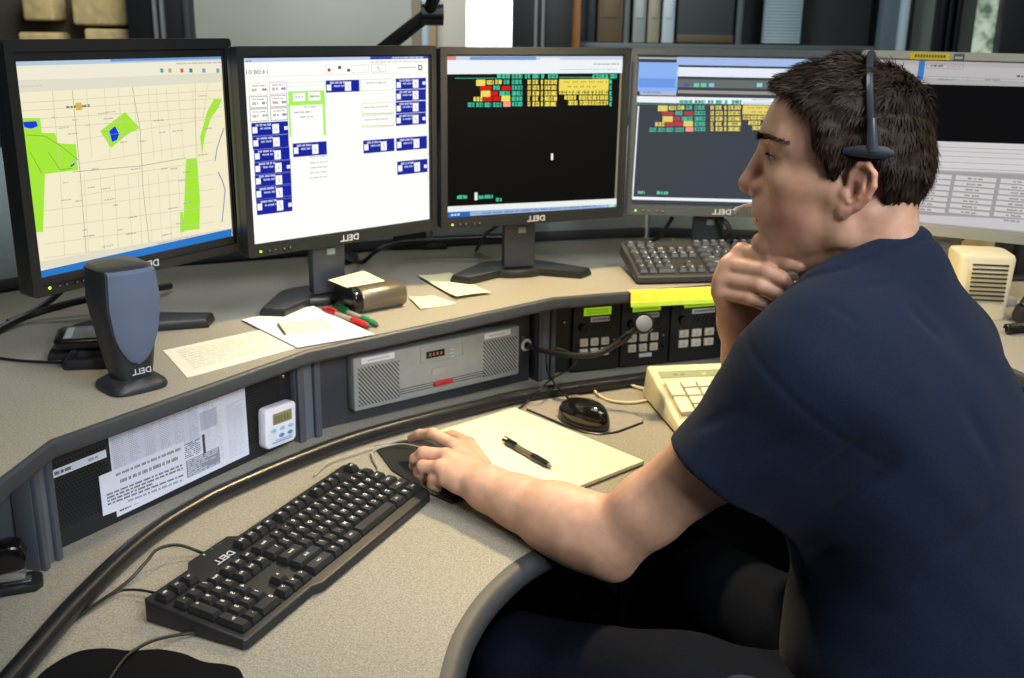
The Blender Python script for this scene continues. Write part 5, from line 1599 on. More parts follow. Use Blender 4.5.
# ------------------------------------------------------------------ sheets taped to the rack plate
def sheet(name, label, px, out, bay, cat='paper', group=None, thick=.0006):
    t = thing(name, label, cat, group=group); t.matrix_world = bay.M @ T(0, -out, 0)
    q = bay.quad(px, out); 
    mb = MB(); mb.prism(q if sum(q[i-1][0]*q[i][1]-q[i][0]*q[i-1][1] for i in range(4)) > 0 else q[::-1], 0, thick, FRONT, 0)
    return t, mb, q
def bil(q, u, v):                                                # q: TL TR BR BL
    a = Vector(q[0]).lerp(Vector(q[1]), u); b = Vector(q[3]).lerp(Vector(q[2]), u); return a.lerp(b, v)
def lines(mb, q, u0, u1, v0, v1, rows, mi, z, seed, cw=.028, fill=.8, hh=.45):
    r_ = random.Random(seed)
    for k in range(rows):
        v = v0+(v1-v0)*k/rows; dv = (v1-v0)/rows*hh; u = u0; run = r_.randint(2, 6)
        end = u1 if r_.random() < .7 else u0+(u1-u0)*r_.uniform(.4, .95)
        while u < end:
            if run > 0:
                p = [bil(q, u, v), bil(q, min(u+cw*fill, end), v), bil(q, min(u+cw*fill, end), v+dv), bil(q, u, v+dv)]
                mb.add([(a.x, a.y, z) for a in p], [(0, 3, 2, 1)], FRONT, mi, False); run -= 1
            else: run = r_.randint(2, 6)
            u += cw
def block(mb, q, u0, u1, v0, v1, mi, z):
    p = [bil(q, u0, v0), bil(q, u1, v0), bil(q, u1, v1), bil(q, u0, v1)]
    mb.add([(a.x, a.y, z) for a in p], [(0, 3, 2, 1)], FRONT, mi, False)
m_bluepaper = mat('cool_white_paper', hexc('d6d9e6'), .7, noise=.02); m_band = mat('pale_grey_print', hexc('b4b9cc'), .8)
t, mb, q = sheet('printed_sheet', 'large white printed table sheet taped to the black perforated plate', [(108, 437), (244, 383), (249, 454), (117, 517)], .0030, A)
for k in range(24): block(mb, q, .01, .62, .03+k*.022, .038+k*.022, 3, .0008)
for c in range(6): lines(mb, q, .02+c*.105, .09+c*.105, .02, .58, 24, 2, .0010, 100+c, .012, fill=.5, hh=.3)
lines(mb, q, .66, .80, .03, .90, 30, 2, .0010, 120, .014, fill=.5, hh=.3); lines(mb, q, .84, .97, .20, .95, 26, 2, .0010, 121, .014, fill=.5, hh=.3)
block(mb, q, .63, .76, .16, .40, 3, .0009); block(mb, q, .50, .76, .70, .93, 2, .0008); lines(mb, q, .51, .75, .71, .93, 9, 0, .0011, 125, .012)
lines(mb, q, .48, .62, .48, .68, 8, 1, .0010, 122, .014); block(mb, q, .635, .655, .45, .72, 1, .0010); lines(mb, q, .02, .45, .60, .97, 9, 1, .0010, 123, .016)
mb.build('page', [m_bluepaper, m_ink, m_ink2, m_band], t)
t, mb, q = sheet('notice_sheet', 'smaller white notice sheet overlapping the lower left of the table sheet', [(98.5, 476.5), (184, 441), (186.5, 484), (103, 516)], .0048, A)
lines(mb, q, .18, .95, .10, .22, 1, 1, .0010, 131, .014, fill=.6, hh=.5); lines(mb, q, .22, .92, .28, .44, 1, 1, .0010, 132, .016, fill=.6, hh=.5)
lines(mb, q, .06, .96, .50, .82, 4, 1, .0010, 133, .014, hh=.5); lines(mb, q, .28, .94, .84, .95, 1, 2, .0010, 134, .014)
mb.build('page', [m_bluepaper, m_ink, m_ink2], t)
t, mb, q = sheet('label_strip', 'narrow white label strip at the left of the perforated plate', [(42, 474.5), (105.5, 449.5), (106.5, 457), (43, 482.5)], .0030, A, 'label')
lines(mb, q, .06, .60, .30, .85, 1, 1, .0009, 141, .016, hh=.75); lines(mb, q, .70, .86, .30, .85, 1, 2, .0009, 142, .016, hh=.6)
mb.build('strip', [m_bluepaper, m_ink, m_ink2], t)

# ------------------------------------------------------------------ things on the shelf
def flat_sheet(name, label, px, z, cat, m, thick=.0008, curl=None, group=None, draw=None):
    P = [on_z(x, y, z+thick) for x, y in px]; c = sum(P, Vector())/4
    t = thing(name, label, cat, (c.x, c.y, z+.0002), 0, group)
    q = [((p-c).x, (p-c).y) for p in P]
    nu, nv = 14, 8; vs = []; fs = []
    for zz_ in (thick, 0):
        for j in range(nv+1):
            for i in range(nu+1):
                u, v = i/nu, j/nv; p = bil(q, u, v); dz = curl(u, v) if curl else 0
                vs.append((p.x, p.y, zz_+dz))
    n = (nu+1)*(nv+1); fl = lambda i, j: j*(nu+1)+i
    for j in range(nv):
        for i in range(nu):
            f = (fl(i, j), fl(i, j+1), fl(i+1, j+1), fl(i+1, j)); fs.append(f); fs.append(tuple(n+k for k in f[::-1]))
    ring = [fl(i, 0) for i in range(nu)]+[fl(nu, j) for j in range(nv)]+[fl(i, nv) for i in range(nu, 0, -1)]+[fl(0, j) for j in range(nv, 0, -1)]
    for a, b in zip(ring, ring[1:]+ring[:1]): fs.append((a, b, n+b, n+a))
    mb = MB(); mb.add(vs, fs)
    if draw: draw(mb, q, thick)
    ms = m if isinstance(m, list) else [m]
    mb.build('page', ms, t); return t, q
def zl(mb, q, u0, u1, v0, v1, rows, mi, z, seed, cw=.02):
    m2 = MB(); lines(m2, q, u0, u1, v0, v1, rows, mi, z, seed, cw)
    for f in m2.f:
        p = [m2.v[i] for i in f]; mb.add([(a[0], a[2], -a[1]) for a in p], [(0, 1, 2, 3)], None, mi, False)
m_offw = mat('off_white_paper', hexc('d2cfbf'), .8, noise=.03)
flat_sheet('letter', 'typed off-white letter lying beside the black desktop speaker', [(163, 350.5), (262, 329.5), (299, 347), (187, 377.5)], SZ, 'paper', [m_offw, mat('faint_type', hexc('bab8ab'), .8)],
    draw=lambda mb, q, th: zl(mb, q, .10, .92, .12, .85, 9, 1, th+.0003, 151, .018))
flat_sheet('paper_stack', 'white sheet stack beside the red and green pens at shelf edge', [(242, 319.5), (313, 306), (374, 334), (297, 347)], SZ+.0022, 'paper', m_paper, .0016)
flat_sheet('sticky_note', 'pale yellow sticky note on the white sheet stack', [(279, 323), (324, 318.5), (333.5, 328), (286, 334)], SZ+.0044, 'note', mat('pale_yellow_note', hexc('ddd7b4'), .8), .0007)
c0, c1 = on_z(278, 323.5, SZ+.0066), on_z(285.5, 334, SZ+.0066)
mb = MB(); mid = (c0+c1)/2; mb.tube([c0-mid, c1-mid], .0017, 8); o = mb.build('pencil_stub', mat('bronze_stub', hexc('6b6250'), .5)); o.location = mid; tag(o, 'thin dark stick on the left edge of the pale sticky note', 'pencil')
m_note = mat('cream_note', hexc('e6dfae'), .75)
flat_sheet('sticky_note', 'large cream note with curled edge before the middle monitor stand', [(418, 277), (450, 272.5), (491, 294), (456, 299.5)], SZ, 'note', m_note, .0010, curl=lambda u, v: .006*max(0, v-.75)*4*(.5+.5*math.sin(u*3)) + .004*(1-u)**3)
flat_sheet('sticky_note', 'small cream note right of the bronze note dispenser', [(409, 298.5), (433.5, 295.5), (455.5, 303), (420.5, 309.8)], SZ, 'note', m_note, .0010, curl=lambda u, v: .003*(1-u)**3)
# pop-up note dispenser
a, b = on_z(362, 316, SZ), on_z(408, 307.5, SZ)
dp = thing('note_dispenser', 'rounded bronze and black pop-up note dispenser with a note on top', 'dispenser')
xd = (b-a).normalized(); dp.matrix_world = frame((a.x, a.y, SZ+.0005), xd, z=(0, 0, 1))
Ld = (b-a).length; Dd = .085; Hd = .047
prof = rrect(Dd, Hd, .021, 6, Dd/2, Hd/2)
mb = MB(); S_ = Matrix(((0, 0, 1, 0), (1, 0, 0, 0), (0, 1, 0, 0), (0, 0, 0, 1)))   # plan (y, z) swept along x
mb.prism(prof, .004, Ld, S_, 0, .003); mb.build('shell', mat('bronze_shell', hexc('6d6658'), .32, metal=.6), dp)
mb = MB(); mb.prism(rrect(Dd*.98, Hd*.98, .02, 6, Dd/2, Hd/2), -.012, .004, S_, 0, .004, 3, 1.0); mb.build('end_cap', m_gloss, dp)
mb = MB(); vs = []; 
mb.add([(-.012, .028, Hd+.0006), (Ld*.68, .028, Hd+.0016), (Ld*.60, .088, Hd+.010), (-.018, .084, Hd+.004)], [(0, 1, 2, 3)], None, 0, False)
mb.add([(-.012, .028, Hd+.0001), (Ld*.68, .028, Hd+.0010), (Ld*.60, .088, Hd+.0094), (-.018, .084, Hd+.0034)], [(3, 2, 1, 0)], None, 0, False)
mb.build('top_note', m_note, dp)
zz = SZ+.0055
m_redp = mat('red_pen_plastic', hexc('c02024'), .35); m_grn = mat('green_pen_plastic', hexc('14683a'), .35); m_clr = mat('clear_barrel', hexc('9a9684'), .2)
make_pen('red pen lying left of the green pen on the shelf', on_z(323, 309.5, zz), on_z(371, 327, zz), m_redp, m_redp, m_clr)
make_pen('green pen lying between red pen and note dispenser', on_z(336, 307.5, zz), on_z(379, 325.5, zz), m_grn, mat('green_grip', hexc('1c8048'), .4), m_clr)

# desktop speaker
bs = on_z(132, 386, SZ)
spk = thing('desktop_speaker', 'black desktop speaker with slate grille, standing left of the letter', 'speaker', (bs.x, bs.y, SZ), R_(45))
m_spk = mat('speaker_black', hexc('1f2228'), .45, noise=.06, bump=.08, bscale=900)
m_gril = mat('slate_grille', hexc('5d6980'), .85, bump=.6, bscale=2600, noise=.12, nscale=1500)
def oval(w, d, z, n=28, pw=2.6, cy=0):
    out = []
    for k in range(n):
        a = 2*PI*k/n; ca, sa = math.cos(a), math.sin(a)
        out.append((math.copysign(abs(ca)**(2/pw), ca)*w/2, math.copysign(abs(sa)**(2/pw), sa)*d/2+cy, z))
    return out
def loft(mb, rings, mi=0, caps=True):
    n = len(rings[0]); vs = [p for r in rings for p in r]; fs = []
    for i in range(len(rings)-1):
        for k in range(n): fs.append((i*n+k, i*n+(k+1) % n, (i+1)*n+(k+1) % n, (i+1)*n+k))
    if caps: fs.append(tuple(range(n))[::-1]); fs.append(tuple((len(rings)-1)*n+k for k in range(n)))
    return mb.add(vs, fs, None, mi)
HS = .178
mb = MB(); loft(mb, [oval(.084, .080, .0004, pw=4), oval(.086, .082, .004, pw=4), oval(.082, .078, .010, pw=4), oval(.060, .058, .018, pw=3)]); mb.build('base', m_spk, spk)
def spk_w(z):
    t = (z-.014)/(HS-.014); return .048+.034*min(1, t*1.5)**.8 - .006*max(0, t-.72)/.28
def spk_d(z):
    t = (z-.014)/(HS-.014); return .050+.030*min(1, t*1.35)**.9
rings = [oval(spk_w(z), spk_d(z), z+.0, pw=4, cy=.010*((z-.014)/HS)) for z in np.linspace(.014, HS-.004, 16)]
rings.append(oval(spk_w(HS)-.010, spk_d(HS)-.010, HS, pw=4, cy=.010))
mb = MB(); loft(mb, rings); mb.build('cabinet', m_spk, spk)
mb = MB(); nu, nv = 14, 36; vs = []; fs = []
for j in range(nv+1):
    z = .040+(HS-.004-.040)*j/nv; s_ = min(1, math.sqrt(max(0, 1-(1-min(1, j/(nv*.40)))**2)))
    for i in range(nu+1):
        u = -1+2*i/nu; w = (spk_w(z)/2-.005)*s_
        y = -spk_d(z)/2+.010*((z-.014)/HS)-.0022-.0075*(1-u*u)*max(.25, s_) + (.004 if j == nv else 0)
        vs.append((u*w, y, z))
for j in range(nv):
    for i in range(nu): fs.append((j*(nu+1)+i, j*(nu+1)+i+1, (j+1)*(nu+1)+i+1, (j+1)*(nu+1)+i))
mb.add(vs, fs)
ring = [i for i in range(nu+1)]+[(j)*(nu+1)+nu for j in range(1, nv+1)]+[nv*(nu+1)+i for i in range(nu-1, -1, -1)]+[j*(nu+1) for j in range(nv-1, 0, -1)]
b0 = len(mb.v); 
rv = [vs[k] for k in ring]; mb.add(rv+[(p[0], p[1]+.009, p[2]) for p in rv], [(k, (k+1) % len(ring), len(ring)+(k+1) % len(ring), len(ring)+k) for k in range(len(ring))][::1])
mb.build('grille', m_gril, spk)
mb = MB(); mb.text('DELL', .0115, T(.004, -spk_d(.030)/2-.0006, .0285) @ R('X', PI/2-.12), 0, .0004, bold=.012, sx=1.1); mb.build('logo', m_logo, spk)
# handheld unit in its cradle
a, b = on_z(70, 368, SZ), on_z(112, 366, SZ)
cr = thing('charging_cradle', 'low black charging cradle behind the desktop speaker holding a handheld', 'cradle', tuple((a+b)/2+Vector((0, .02, 0))), math.atan2((b-a).y, (b-a).x))
mb = MB(); mb.prism(rrect(.085, .070, .008, 4), .0004, .016, None, 0, .004, 2, .94); mb.build('foot', m_black, cr)
mb = MB(); mb.prism(rrect(.052, .040, .006, 4), .014, .026, None, 0, .002, 2, .9); mb.build('slot', m_dark, cr)
hh = thing('handheld_scanner', 'black handheld with grey screen lying in the charging cradle', 'handheld')
p0 = on_z(53, 343, SZ+.040); p1 = on_z(112, 340, SZ+.040); xd = (p1-p0)
hh.matrix_world = frame((p0.x, p0.y-.004, SZ+.0275), xd, z=(0, -.12, 1))
mb = MB(); mb.prism(rrect(.125, .062, .014, 5, .0625, .031), .0, .016, None, 0, .005, 3); mb.build('body', m_gloss, hh)
mb = MB(); mb.box((.066, .031, .0162), (.104, .046, .001), None, 0, .0004); mb.rect(.016, .010, .026, .050, .0169, None, 1); mb.build('screen', [mat('grey_glass', hexc('6a7072'), .2), mat('pale_strip', hexc('9aa0a8'), .3)], hh)

# ------------------------------------------------------------------ bottom left corner: stapler and black wrist pad
a, b = on_z(-40, 592, DZ), on_z(44, 578, DZ)
st = thing('stapler', 'black stapler with chrome jaw at the left edge of the worktop', 'stapler'); xd = (b-a)
st.matrix_world = frame((b.x, b.y, DZ+.0004), -xd, z=(0, 0, 1))   # x from the nose back
mb = MB(); mb.prism([(0, .004), (.008, -.006), (.120, -.006), (.140, 0), (.140, .024), (.120, .034), (.008, .034), (0, .024)], 0, .010, None, 0, .002); mb.build('base', m_black, st)
mb = MB(); mb.box((.030, .014, .0105), (.034, .016, .0014), None, 0, .0004); mb.build('anvil', mat('chrome', hexc('a9abad'), .25, metal=.9), st)
bm = bmesh.new(); pr = [(.016, .034), (.020, .030), (.125, .020), (.140, .024), (.138, .040), (.110, .052), (.034, .066), (.020, .062), (.014, .048)]
mb = MB(); mb.prism(pr, -.002, .030, R('X', PI/2) @ T(0, 0, -.0285), 0, .005, 3); mb.build('arm', m_gloss, st)
mb = MB(); mb.box((.044, .0145, .0225), (.052, .024, .015), None, 0, .002); mb.build('jaw', mat('chrome', hexc('a9abad'), .25, metal=.9), st)
wp = thing('wrist_pad', 'black rounded pad at the bottom left of the worktop', 'pad', tuple(on_z(140, 690, DZ)))
out_ = [(28, 690), (45, 672), (75, 655), (105, 650.5), (132, 653), (160, 651.5), (185, 656), (205, 664), (228, 667), (242, 674), (238, 700), (150, 730), (60, 720)]
pl = [p.xy for p in smooth_path([on_z(x, y, DZ+.010) for x, y in out_+out_[:1]], 4)][:-1]
pl = [(p.x-wp.location.x, p.y-wp.location.y) for p in pl]
if sum(pl[i-1][0]*pl[i][1]-pl[i][0]*pl[i-1][1] for i in range(len(pl))) < 0: pl = pl[::-1]
mb = MB(); mb.prism(pl, .0004, .016, None, 0, .006, 4); mb.build('gel_body', mat('soft_black', hexc('0b0b0d'), .85, spec=.12, noise=.1, bump=.1), wp)
MB().prism([(p[0]*1.01, p[1]*1.01) for p in pl], .0002, .003, None, 0).build('base_sheet', m_rubber, wp)

# ------------------------------------------------------------------ cables
def zc(pts): return [on_z(*p) for p in pts]
cable('cord', zc([(217, 560, DZ+.012), (200, 552, DZ+.010), (178, 545, DZ+.022), (158, 549, DZ+.026), (146, 562, DZ+.020), (126, 583, DZ+.006), (84, 612, DZ+.005), (74, 618, DZ+.005)]), .0022, m_cord, '', part_of=kb1)
cable('cable', zc([(156, 593, DZ+.012), (138, 590, DZ+.010), (120, 591, DZ+.008), (102, 600, DZ+.008), (72, 622, DZ+.005), (64, 628, DZ+.005)]), .0017, m_cord, 'thin black cord left of the keyboard corner', 'cord')
cable('cord', zc([(212, 632, DZ+.004), (185, 634, DZ+.006), (155, 640, DZ+.012), (132, 652, DZ+.020), (120, 664, DZ+.019), (108, 682, DZ+.018), (98, 700, DZ+.017)]), .0020, m_cord, '', part_of=wp)
cable('cord', zc([(428, 450, DZ+.016), (415, 446, DZ+.012), (400, 444, DZ+.010), (382, 447, DZ+.006), (372, 452, DZ+.005), (374, 460, DZ+.005), (378, 468, DZ+.004)]), .0016, mat('grey_cord', hexc('8f8d84'), .5), '', part_of=mouse2)
cable('thin_cord', zc([(430, 437, DZ+.010), (404, 440, DZ+.008), (380, 446, DZ+.005), (350, 455, DZ+.005), (328, 463, DZ+.005), (314, 476, DZ+.004)]), .0015, mat('grey_cord', hexc('8f8d84'), .5), 'thin grey cord looping along the bumper behind the keyboard', 'cord')
mp = mouse1.matrix_world.translation
bpy.context.view_layer.update()
cable('cord', [on_z(573, 403, DZ+.016), on_z(566, 396, DZ+.012), on_z(556, 385, DZ+.036), on_z(549, 375, DZ+.040), on_z(546.5, 366, DZ+.045), on_y(546, 353, 1.90)], .0021, m_cord, '', part_of=mouse1)
cable('cord', [on_y(548, 352, 1.885), on_y(560, 349, 1.88), on_y(573, 355, 1.88), on_y(575.5, 362, 1.88), on_z(567, 370.5, DZ+.03), on_z(552, 378.5, DZ+.038), on_z(540, 389, DZ+.036), on_z(528, 401, DZ+.010), on_z(515, 412, DZ+.006)], .0021, m_cord, '', part_of=gm)
# cables behind the monitors
cable('power_cable', [on_y(-6, 332, 1.62), on_y(30, 315, 1.70), on_y(84, 300, 1.74), on_y(130, 292, 1.80), on_y(170, 286, 1.92)], .0068, m_cord, 'thick black cable behind the leftmost monitor, lower of two')
cable('power_cable', [on_y(8, 322, 1.70), on_y(30, 313, 1.74), on_y(48, 302, 1.78), on_y(60, 292, 1.80), on_y(70, 280, 1.82)], .0055, m_cord, 'black cable rising behind the leftmost monitor, upper of two')
cable('cord', zc([(-10, 357, SZ+.003), (25, 361, SZ+.003), (60, 362.5, SZ+.003), (72, 362, SZ+.004)]), .0022, m_cord, '', part_of=cr)
cable('power_cable', [on_y(340, 240, 1.95), on_y(345, 255, 2.02), on_z(362, 262, SZ+.006), on_y(378, 250, 2.12), on_y(400, 243, 2.2), on_y(440, 240, 2.24), on_y(480, 238.5, 2.24), on_y(505, 238, 2.2)], .0048, m_cord, 'black cable sagging between the second and middle monitor')
cable('power_cable', [on_y(497, 226, 2.14), on_y(486, 234, 2.18), on_y(480, 244, 2.24), on_z(476, 250, SZ+.005)], .0040, m_cord, 'black cable dropping behind the middle monitor neck')
cable('power_cable', [on_y(672, 218, 2.24), on_y(666, 228, 2.28), on_y(658, 238, 2.34), on_z(646, 243.5, SZ+.005)], .0045, m_cord, 'black cable dropping left of the fourth monitor neck')
cable('power_cable', [on_y(720, 218, 2.18), on_y(727, 224, 2.17), on_y(730, 233, 2.17), on_y(724, 239, 2.20)], .0055, m_cord, 'black cable loop right of the fourth monitor neck')
o = MB(); p = on_z(408, 251, SZ)
ad = thing('power_adapter', 'black power adapter block on the shelf behind second monitor', 'adapter', (p.x, p.y+.03, SZ), .2)
MB().box((0, 0, .022), (.075, .045, .043), None, 0, .005).build('block', m_black, ad); MB().box((.055, -.01, .006), (.06, .03, .012), None, 0, .003).build('plug', m_black, ad)
cable('power_cable', [on_y(949, 228, 2.10), on_y(954, 236, 2.11), on_y(958, 241, 2.12), on_y(963, 237, 2.12), on_y(968, 229, 2.10)], .005, m_cord, 'thick black cable loop under the beige monitor')
cable('power_cable', [on_y(950, 230, 2.14), on_y(958, 234.5, 2.15), on_y(966, 234.5, 2.15), on_y(977, 229, 2.14)], .003, m_cord, 'thin black cable loop under the beige monitor')
cable('power_cable', [on_y(987, 230, 2.1), on_y(991, 235, 2.1), on_y(996, 232, 2.1)], .003, m_cord, 'small black cable loop at the right under the beige monitor')

# ------------------------------------------------------------------ right-hand side: beige speaker, arm, handset
a, b = on_z(947, 319, SZ), on_z(998, 319, SZ)
bk_ = thing('beige_speaker', 'beige slatted desk speaker on the shelf under the beige monitor', 'speaker', tuple(on_z(973, 313, SZ)), R_(-8))
m_bg = mat('beige_plastic', hexc('cfc3a0'), .5, noise=.03)
Wb = (b-a).length+.004; Hb_ = .118
mb = MB(); loft(mb, [oval(Wb*.86, .09, .0004, pw=7), oval(Wb*.90, .092, .006, pw=7), oval(Wb, .098, Hb_*.94, pw=7), oval(Wb*.97, .094, Hb_*.985, pw=6), oval(Wb*.86, .080, Hb_, pw=5)]); mb.build('cabinet', m_bg, bk_)
mb = MB()
for k in range(9): mb.box((.004, -.0485, Hb_*.86-k*.0080), (Wb*.62, .003, .0030), None, 0, .0004)
mb.build('slot_grille', mat('slot_brown', hexc('2e2a20'), .9), bk_)
mb = MB(); mb.box((.0, -.0475, Hb_*.66), (Wb*.68, .0012, Hb_*.52), None, 0, .0005); mb.build('front_panel', mat('beige_front', hexc('c6b98f'), .5), bk_)
hs = thing('monitor_arm_post', 'dark post standing behind the beige speaker at right', 'post', tuple(on_y(1004, 300, 2.16).xy)+(SZ,))
MB().box((0, 0, .19), (.060, .04, .38), None, 0, .004).build('column', m_dark, hs); MB().box((0, 0, .004), (.12, .10, .008), None, 0, .002).build('foot_plate', m_dark, hs)
MB().box((.0, -.022, .19), (.012, .004, .36), None, 0, .001).build('groove', m_hole, hs)
ht = thing('telephone_handset', 'black handset lying at the right edge near the beige speaker', 'handset', tuple(on_z(1036, 322, SZ)), .3)
mb = MB(); mb.tube(smooth_path([(-.03, 0, .030), (-.015, .0, .046), (.04, 0, .052), (.10, 0, .046), (.115, 0, .03)], 5), .014, 12, flat=.7); mb.build('grip', m_black, ht)
mb = MB(); mb.lathe([(.0001, .0), (.024, 0), (.027, .010), (.022, .026), (.008, .032), (.0001, .033)], 20, T(-.02, 0, .004)); mb.build('ear_cap', m_black, ht)
r_ = []; p0 = on_z(1006, 329, SZ+.010); p1 = on_z(1040, 326, SZ+.010)
for k in range(140): 
    t_ = k/139; a = k*.8; p = p0.lerp(p1, t_); r_.append(p+Vector((0, math.cos(a)*.008, math.sin(a)*.008)))
tag(MB().tube(r_, .0018, 6).build('coiled_cord', m_cord), 'black coiled cord at the right edge below the handset', 'cord')
# ------------------------------------------------------------------ headset on the man
hsx = thing('headset', 'thin dark telephone headset with boom microphone worn by the man', 'headset', tuple(HEAD_O))
ho = HD.o
def hp(x, y, z): return Vector(HD.wld((x, y, z))-ho)
m_hs = mat('headset_grey', hexc('2b3138'), .32, coat=.2)
band = []
for a in np.linspace(-2, 200, 40):
    r_ = math.radians(a); y = math.cos(r_)*.0855; z = .062+math.sin(r_)*.0975
    band.append(hp(-.004-.016*(1-math.sin(r_)), y, z))
mb = MB(); mb.tube(band, .0022, 8, flat=1.9, up=tuple(HF)); mb.build('headband', m_hs, hsx)
mb = MB(); mb.tube([hp(-.017, .0880, .090), hp(-.020, .0895, .068), hp(-.022, .0890, .054)], [.0040, .0052, .0056], 12, flat=1.2, up=tuple(HF)); mb.build('slider', mat('headset_gloss', hexc('3c434a'), .22), hsx)
mb = MB()
mb.tube([hp(.010, .0840, .0520), hp(-.004, .0880, .0530), hp(-.022, .0895, .0535), hp(-.036, .0875, .0530), hp(-.044, .0845, .0515)], [.0035, .0064, .0080, .0068, .0035], 10, flat=.45, up=tuple(HL)); mb.build('temple_pad', mat('headset_pad', hexc('232b33'), .6), hsx)
mb = MB(); M_ = Matrix.Translation(hp(0, -.088, .004)) @ Vector(-HL).to_track_quat('Z', 'Y').to_matrix().to_4x4()
mb.lathe([(.0001, .014), (.014, .013), (.020, .008), (.021, -.004), (.018, -.008), (.0001, -.008)], 24, M_); mb.build('ear_cup', m_hs, hsx)
mb = MB(); mb.tube(smooth_path([hp(.0, -.098, .0), hp(.05, -.088, -.022), (hp(.10, -.060, -.036)), hp(.128, -.030, -.036), hp(.141, -.012, -.040)], 6), .0024, 8); mb.build('microphone_boom', mat('clear_boom', hexc('f2f2f0'), .3), hsx)
mb = MB(); mb.tube([hp(.139, -.015, -.0395), hp(.1435, -.006, -.0425)], [.0036, .0030], 8); mb.build('microphone_tip', mat('mic_tip', hexc('dcdcd4'), .4), hsx)

# ------------------------------------------------------------------ office chair under the man
oc = thing('office_chair', 'dark office chair carrying the man, mostly in shadow', 'chair', (.56, 1.16, 0), math.atan2(TF[1], TF[0]))
m_ch = mat('dark_chair_fabric', hexc('17181b'), .9, noise=.2, nscale=300, bump=.3)
mb = MB(); mb.prism(rrect(.50, .52, .10, 6, .05, 0), .355, .425, None, 0, .025, 3); mb.build('seat', m_ch, oc)
mb = MB(); mb.box((-.315, 0, .53), (.05, .40, .20), R('Y', 0), 0, .025, 3); mb.build('backrest', m_ch, oc)
MB().tube([(-.02, 0, .36), (-.26, 0, .37), (-.33, 0, .45)], .018, 10).build('back_bracket', m_dark, oc)
MB().lathe([(.030, .07), (.030, .24), (.022, .24), (.022, .39)], 18).build('gas_column', m_dark, oc)
for sd in (1, -1):
    mb = MB(); mb.prism(rrect(.26, .085, .03, 5, .02, sd*.30), .668, .700, None, 0, .010, 3)
    ar = mb.build('armrest', mat('armrest_grey', hexc('3c3e42'), .6), oc)
    MB().tube([(.02, sd*.30, .67), (.02, sd*.31, .45), (.02, sd*.22, .39)], .016, 10).build('armrest_support', m_dark, oc)
for k in range(5):
    a = 2*PI*k/5+.3; mb = MB(); mb.tube([(0, 0, .10), (math.cos(a)*.15, math.sin(a)*.15, .09), (math.cos(a)*.30, math.sin(a)*.30, .065)], [.024, .020, .014], 10); lg_ = mb.build('foot', m_dark, oc)
    mb = MB(); mb.lathe([(.0001, -.012), (.026, -.012), (.028, 0), (.026, .012), (.0001, .012)], 18, T(math.cos(a)*.30, math.sin(a)*.30, .0285) @ R('Z', a) @ R('X', PI/2)); mb.build('caster', m_black, lg_)

# ------------------------------------------------------------------ lamp arm over the monitors
la = thing('task_lamp', 'black jointed task lamp arm rising behind the second and middle monitors', 'lamp')
q0 = on_y(372, 58, 2.18); q1 = on_y(428, 14, 2.18); q2 = on_y(455, -60, 2.02)
base_ = Vector((q0.x-.10, 2.21, SZ)); la.location = base_
li = Matrix.Translation(-base_)
m_lp = mat('lamp_black', hexc('121212'), .35)
MB().lathe([(.0001, 0), (.055, 0), (.055, .012), (.018, .018), (.014, .05), (.0001, .05)], 24).build('base', m_lp, la)
MB().tube([li @ Vector((base_.x, base_.y, SZ+.02)), li @ (base_+Vector((.0, -.0, .28))), li @ q0, li @ q1], [.013, .013, .0145, .0145], 12).build('lower_arm', m_lp, la)
jd = Vector((1, .15, 0)).normalized()
mb = MB(); mb.tube([li @ (q1-jd*.014), li @ (q1+jd*.030)], .022, 18); mb.build('joint', m_lp, la)
lamp_head = Vector((.10, 1.82, 1.63))
MB().tube([li @ q1, li @ q2, li @ lamp_head], .013, 12).build('upper_arm', m_lp, la)
mb = MB(); mb.lathe([(.02, .05), (.05, .045), (.095, 0), (.09, 0), (.045, .04), (.0001, .045)], 28, Matrix.Translation(li @ lamp_head)); mb.build('shade', m_lp, la)

# ------------------------------------------------------------------ far side of the room
YB = 4.3
def bx(px): return on_y(px, 24, YB).x
def wall_piece(name, x0, x1, z0, z1, y, m, d=.06):
    return struct(MB().box(((x0+x1)/2, y, (z0+z1)/2), (x1-x0, d, z1-z0), None, 0, .002).build(name, m))
m_frame = mat('dark_window_frame', hexc('141719'), .4)
m_wallg = mat('grey_green_wall', hexc('8c8f84'), .8, noise=.05, nscale=3)
m_day = glow('daylight', (1, 1, 1), 3.2)
# lower wall below the windows and above them
wall_piece('wall_back', bx(-60), bx(1100), 0, .95, YB+.05, m_wallg)
wall_piece('wall_back', bx(-60), bx(1100), 1.95, 2.7, YB+.05, m_wallg)
Z0, Z1 = .95, 1.95
wall_piece('wall_back', bx(195), bx(412), Z0, Z1, YB+.02, m_wallg)
wall_piece('wall_back', bx(437), bx(466), Z0, Z1, YB+.02, mat('pale_grey_wall', hexc('a8a496'), .8))
wall_piece('trim_1', bx(430), bx(437), Z0, Z1, YB-.02, mat('tan_trim', hexc('8a7550'), .7), .05)
wall_piece('trim_2', bx(412), bx(422), Z0, Z1, YB+.02, mat('brown_trim', hexc('6e6352'), .7)); wall_piece('trim_3', bx(422), bx(430), Z0, Z1, YB+.02, mat('blue_grey_trim', hexc('8ea4ac'), .7))
w1 = struct(MB().rect(bx(462), Z0, bx(516), Z1, 0, T(0, YB+.03, 0) @ FRONT).build('window_1', m_day))
def mullion(xs, y, name):
    for (a, b, m, dd) in xs: wall_piece(name, bx(a), bx(b), Z0, Z1, y-dd, m, .08)
m_line = mat('frame_pale_strip', hexc('6a6e70'), .4)  # paler strips on the dark posts
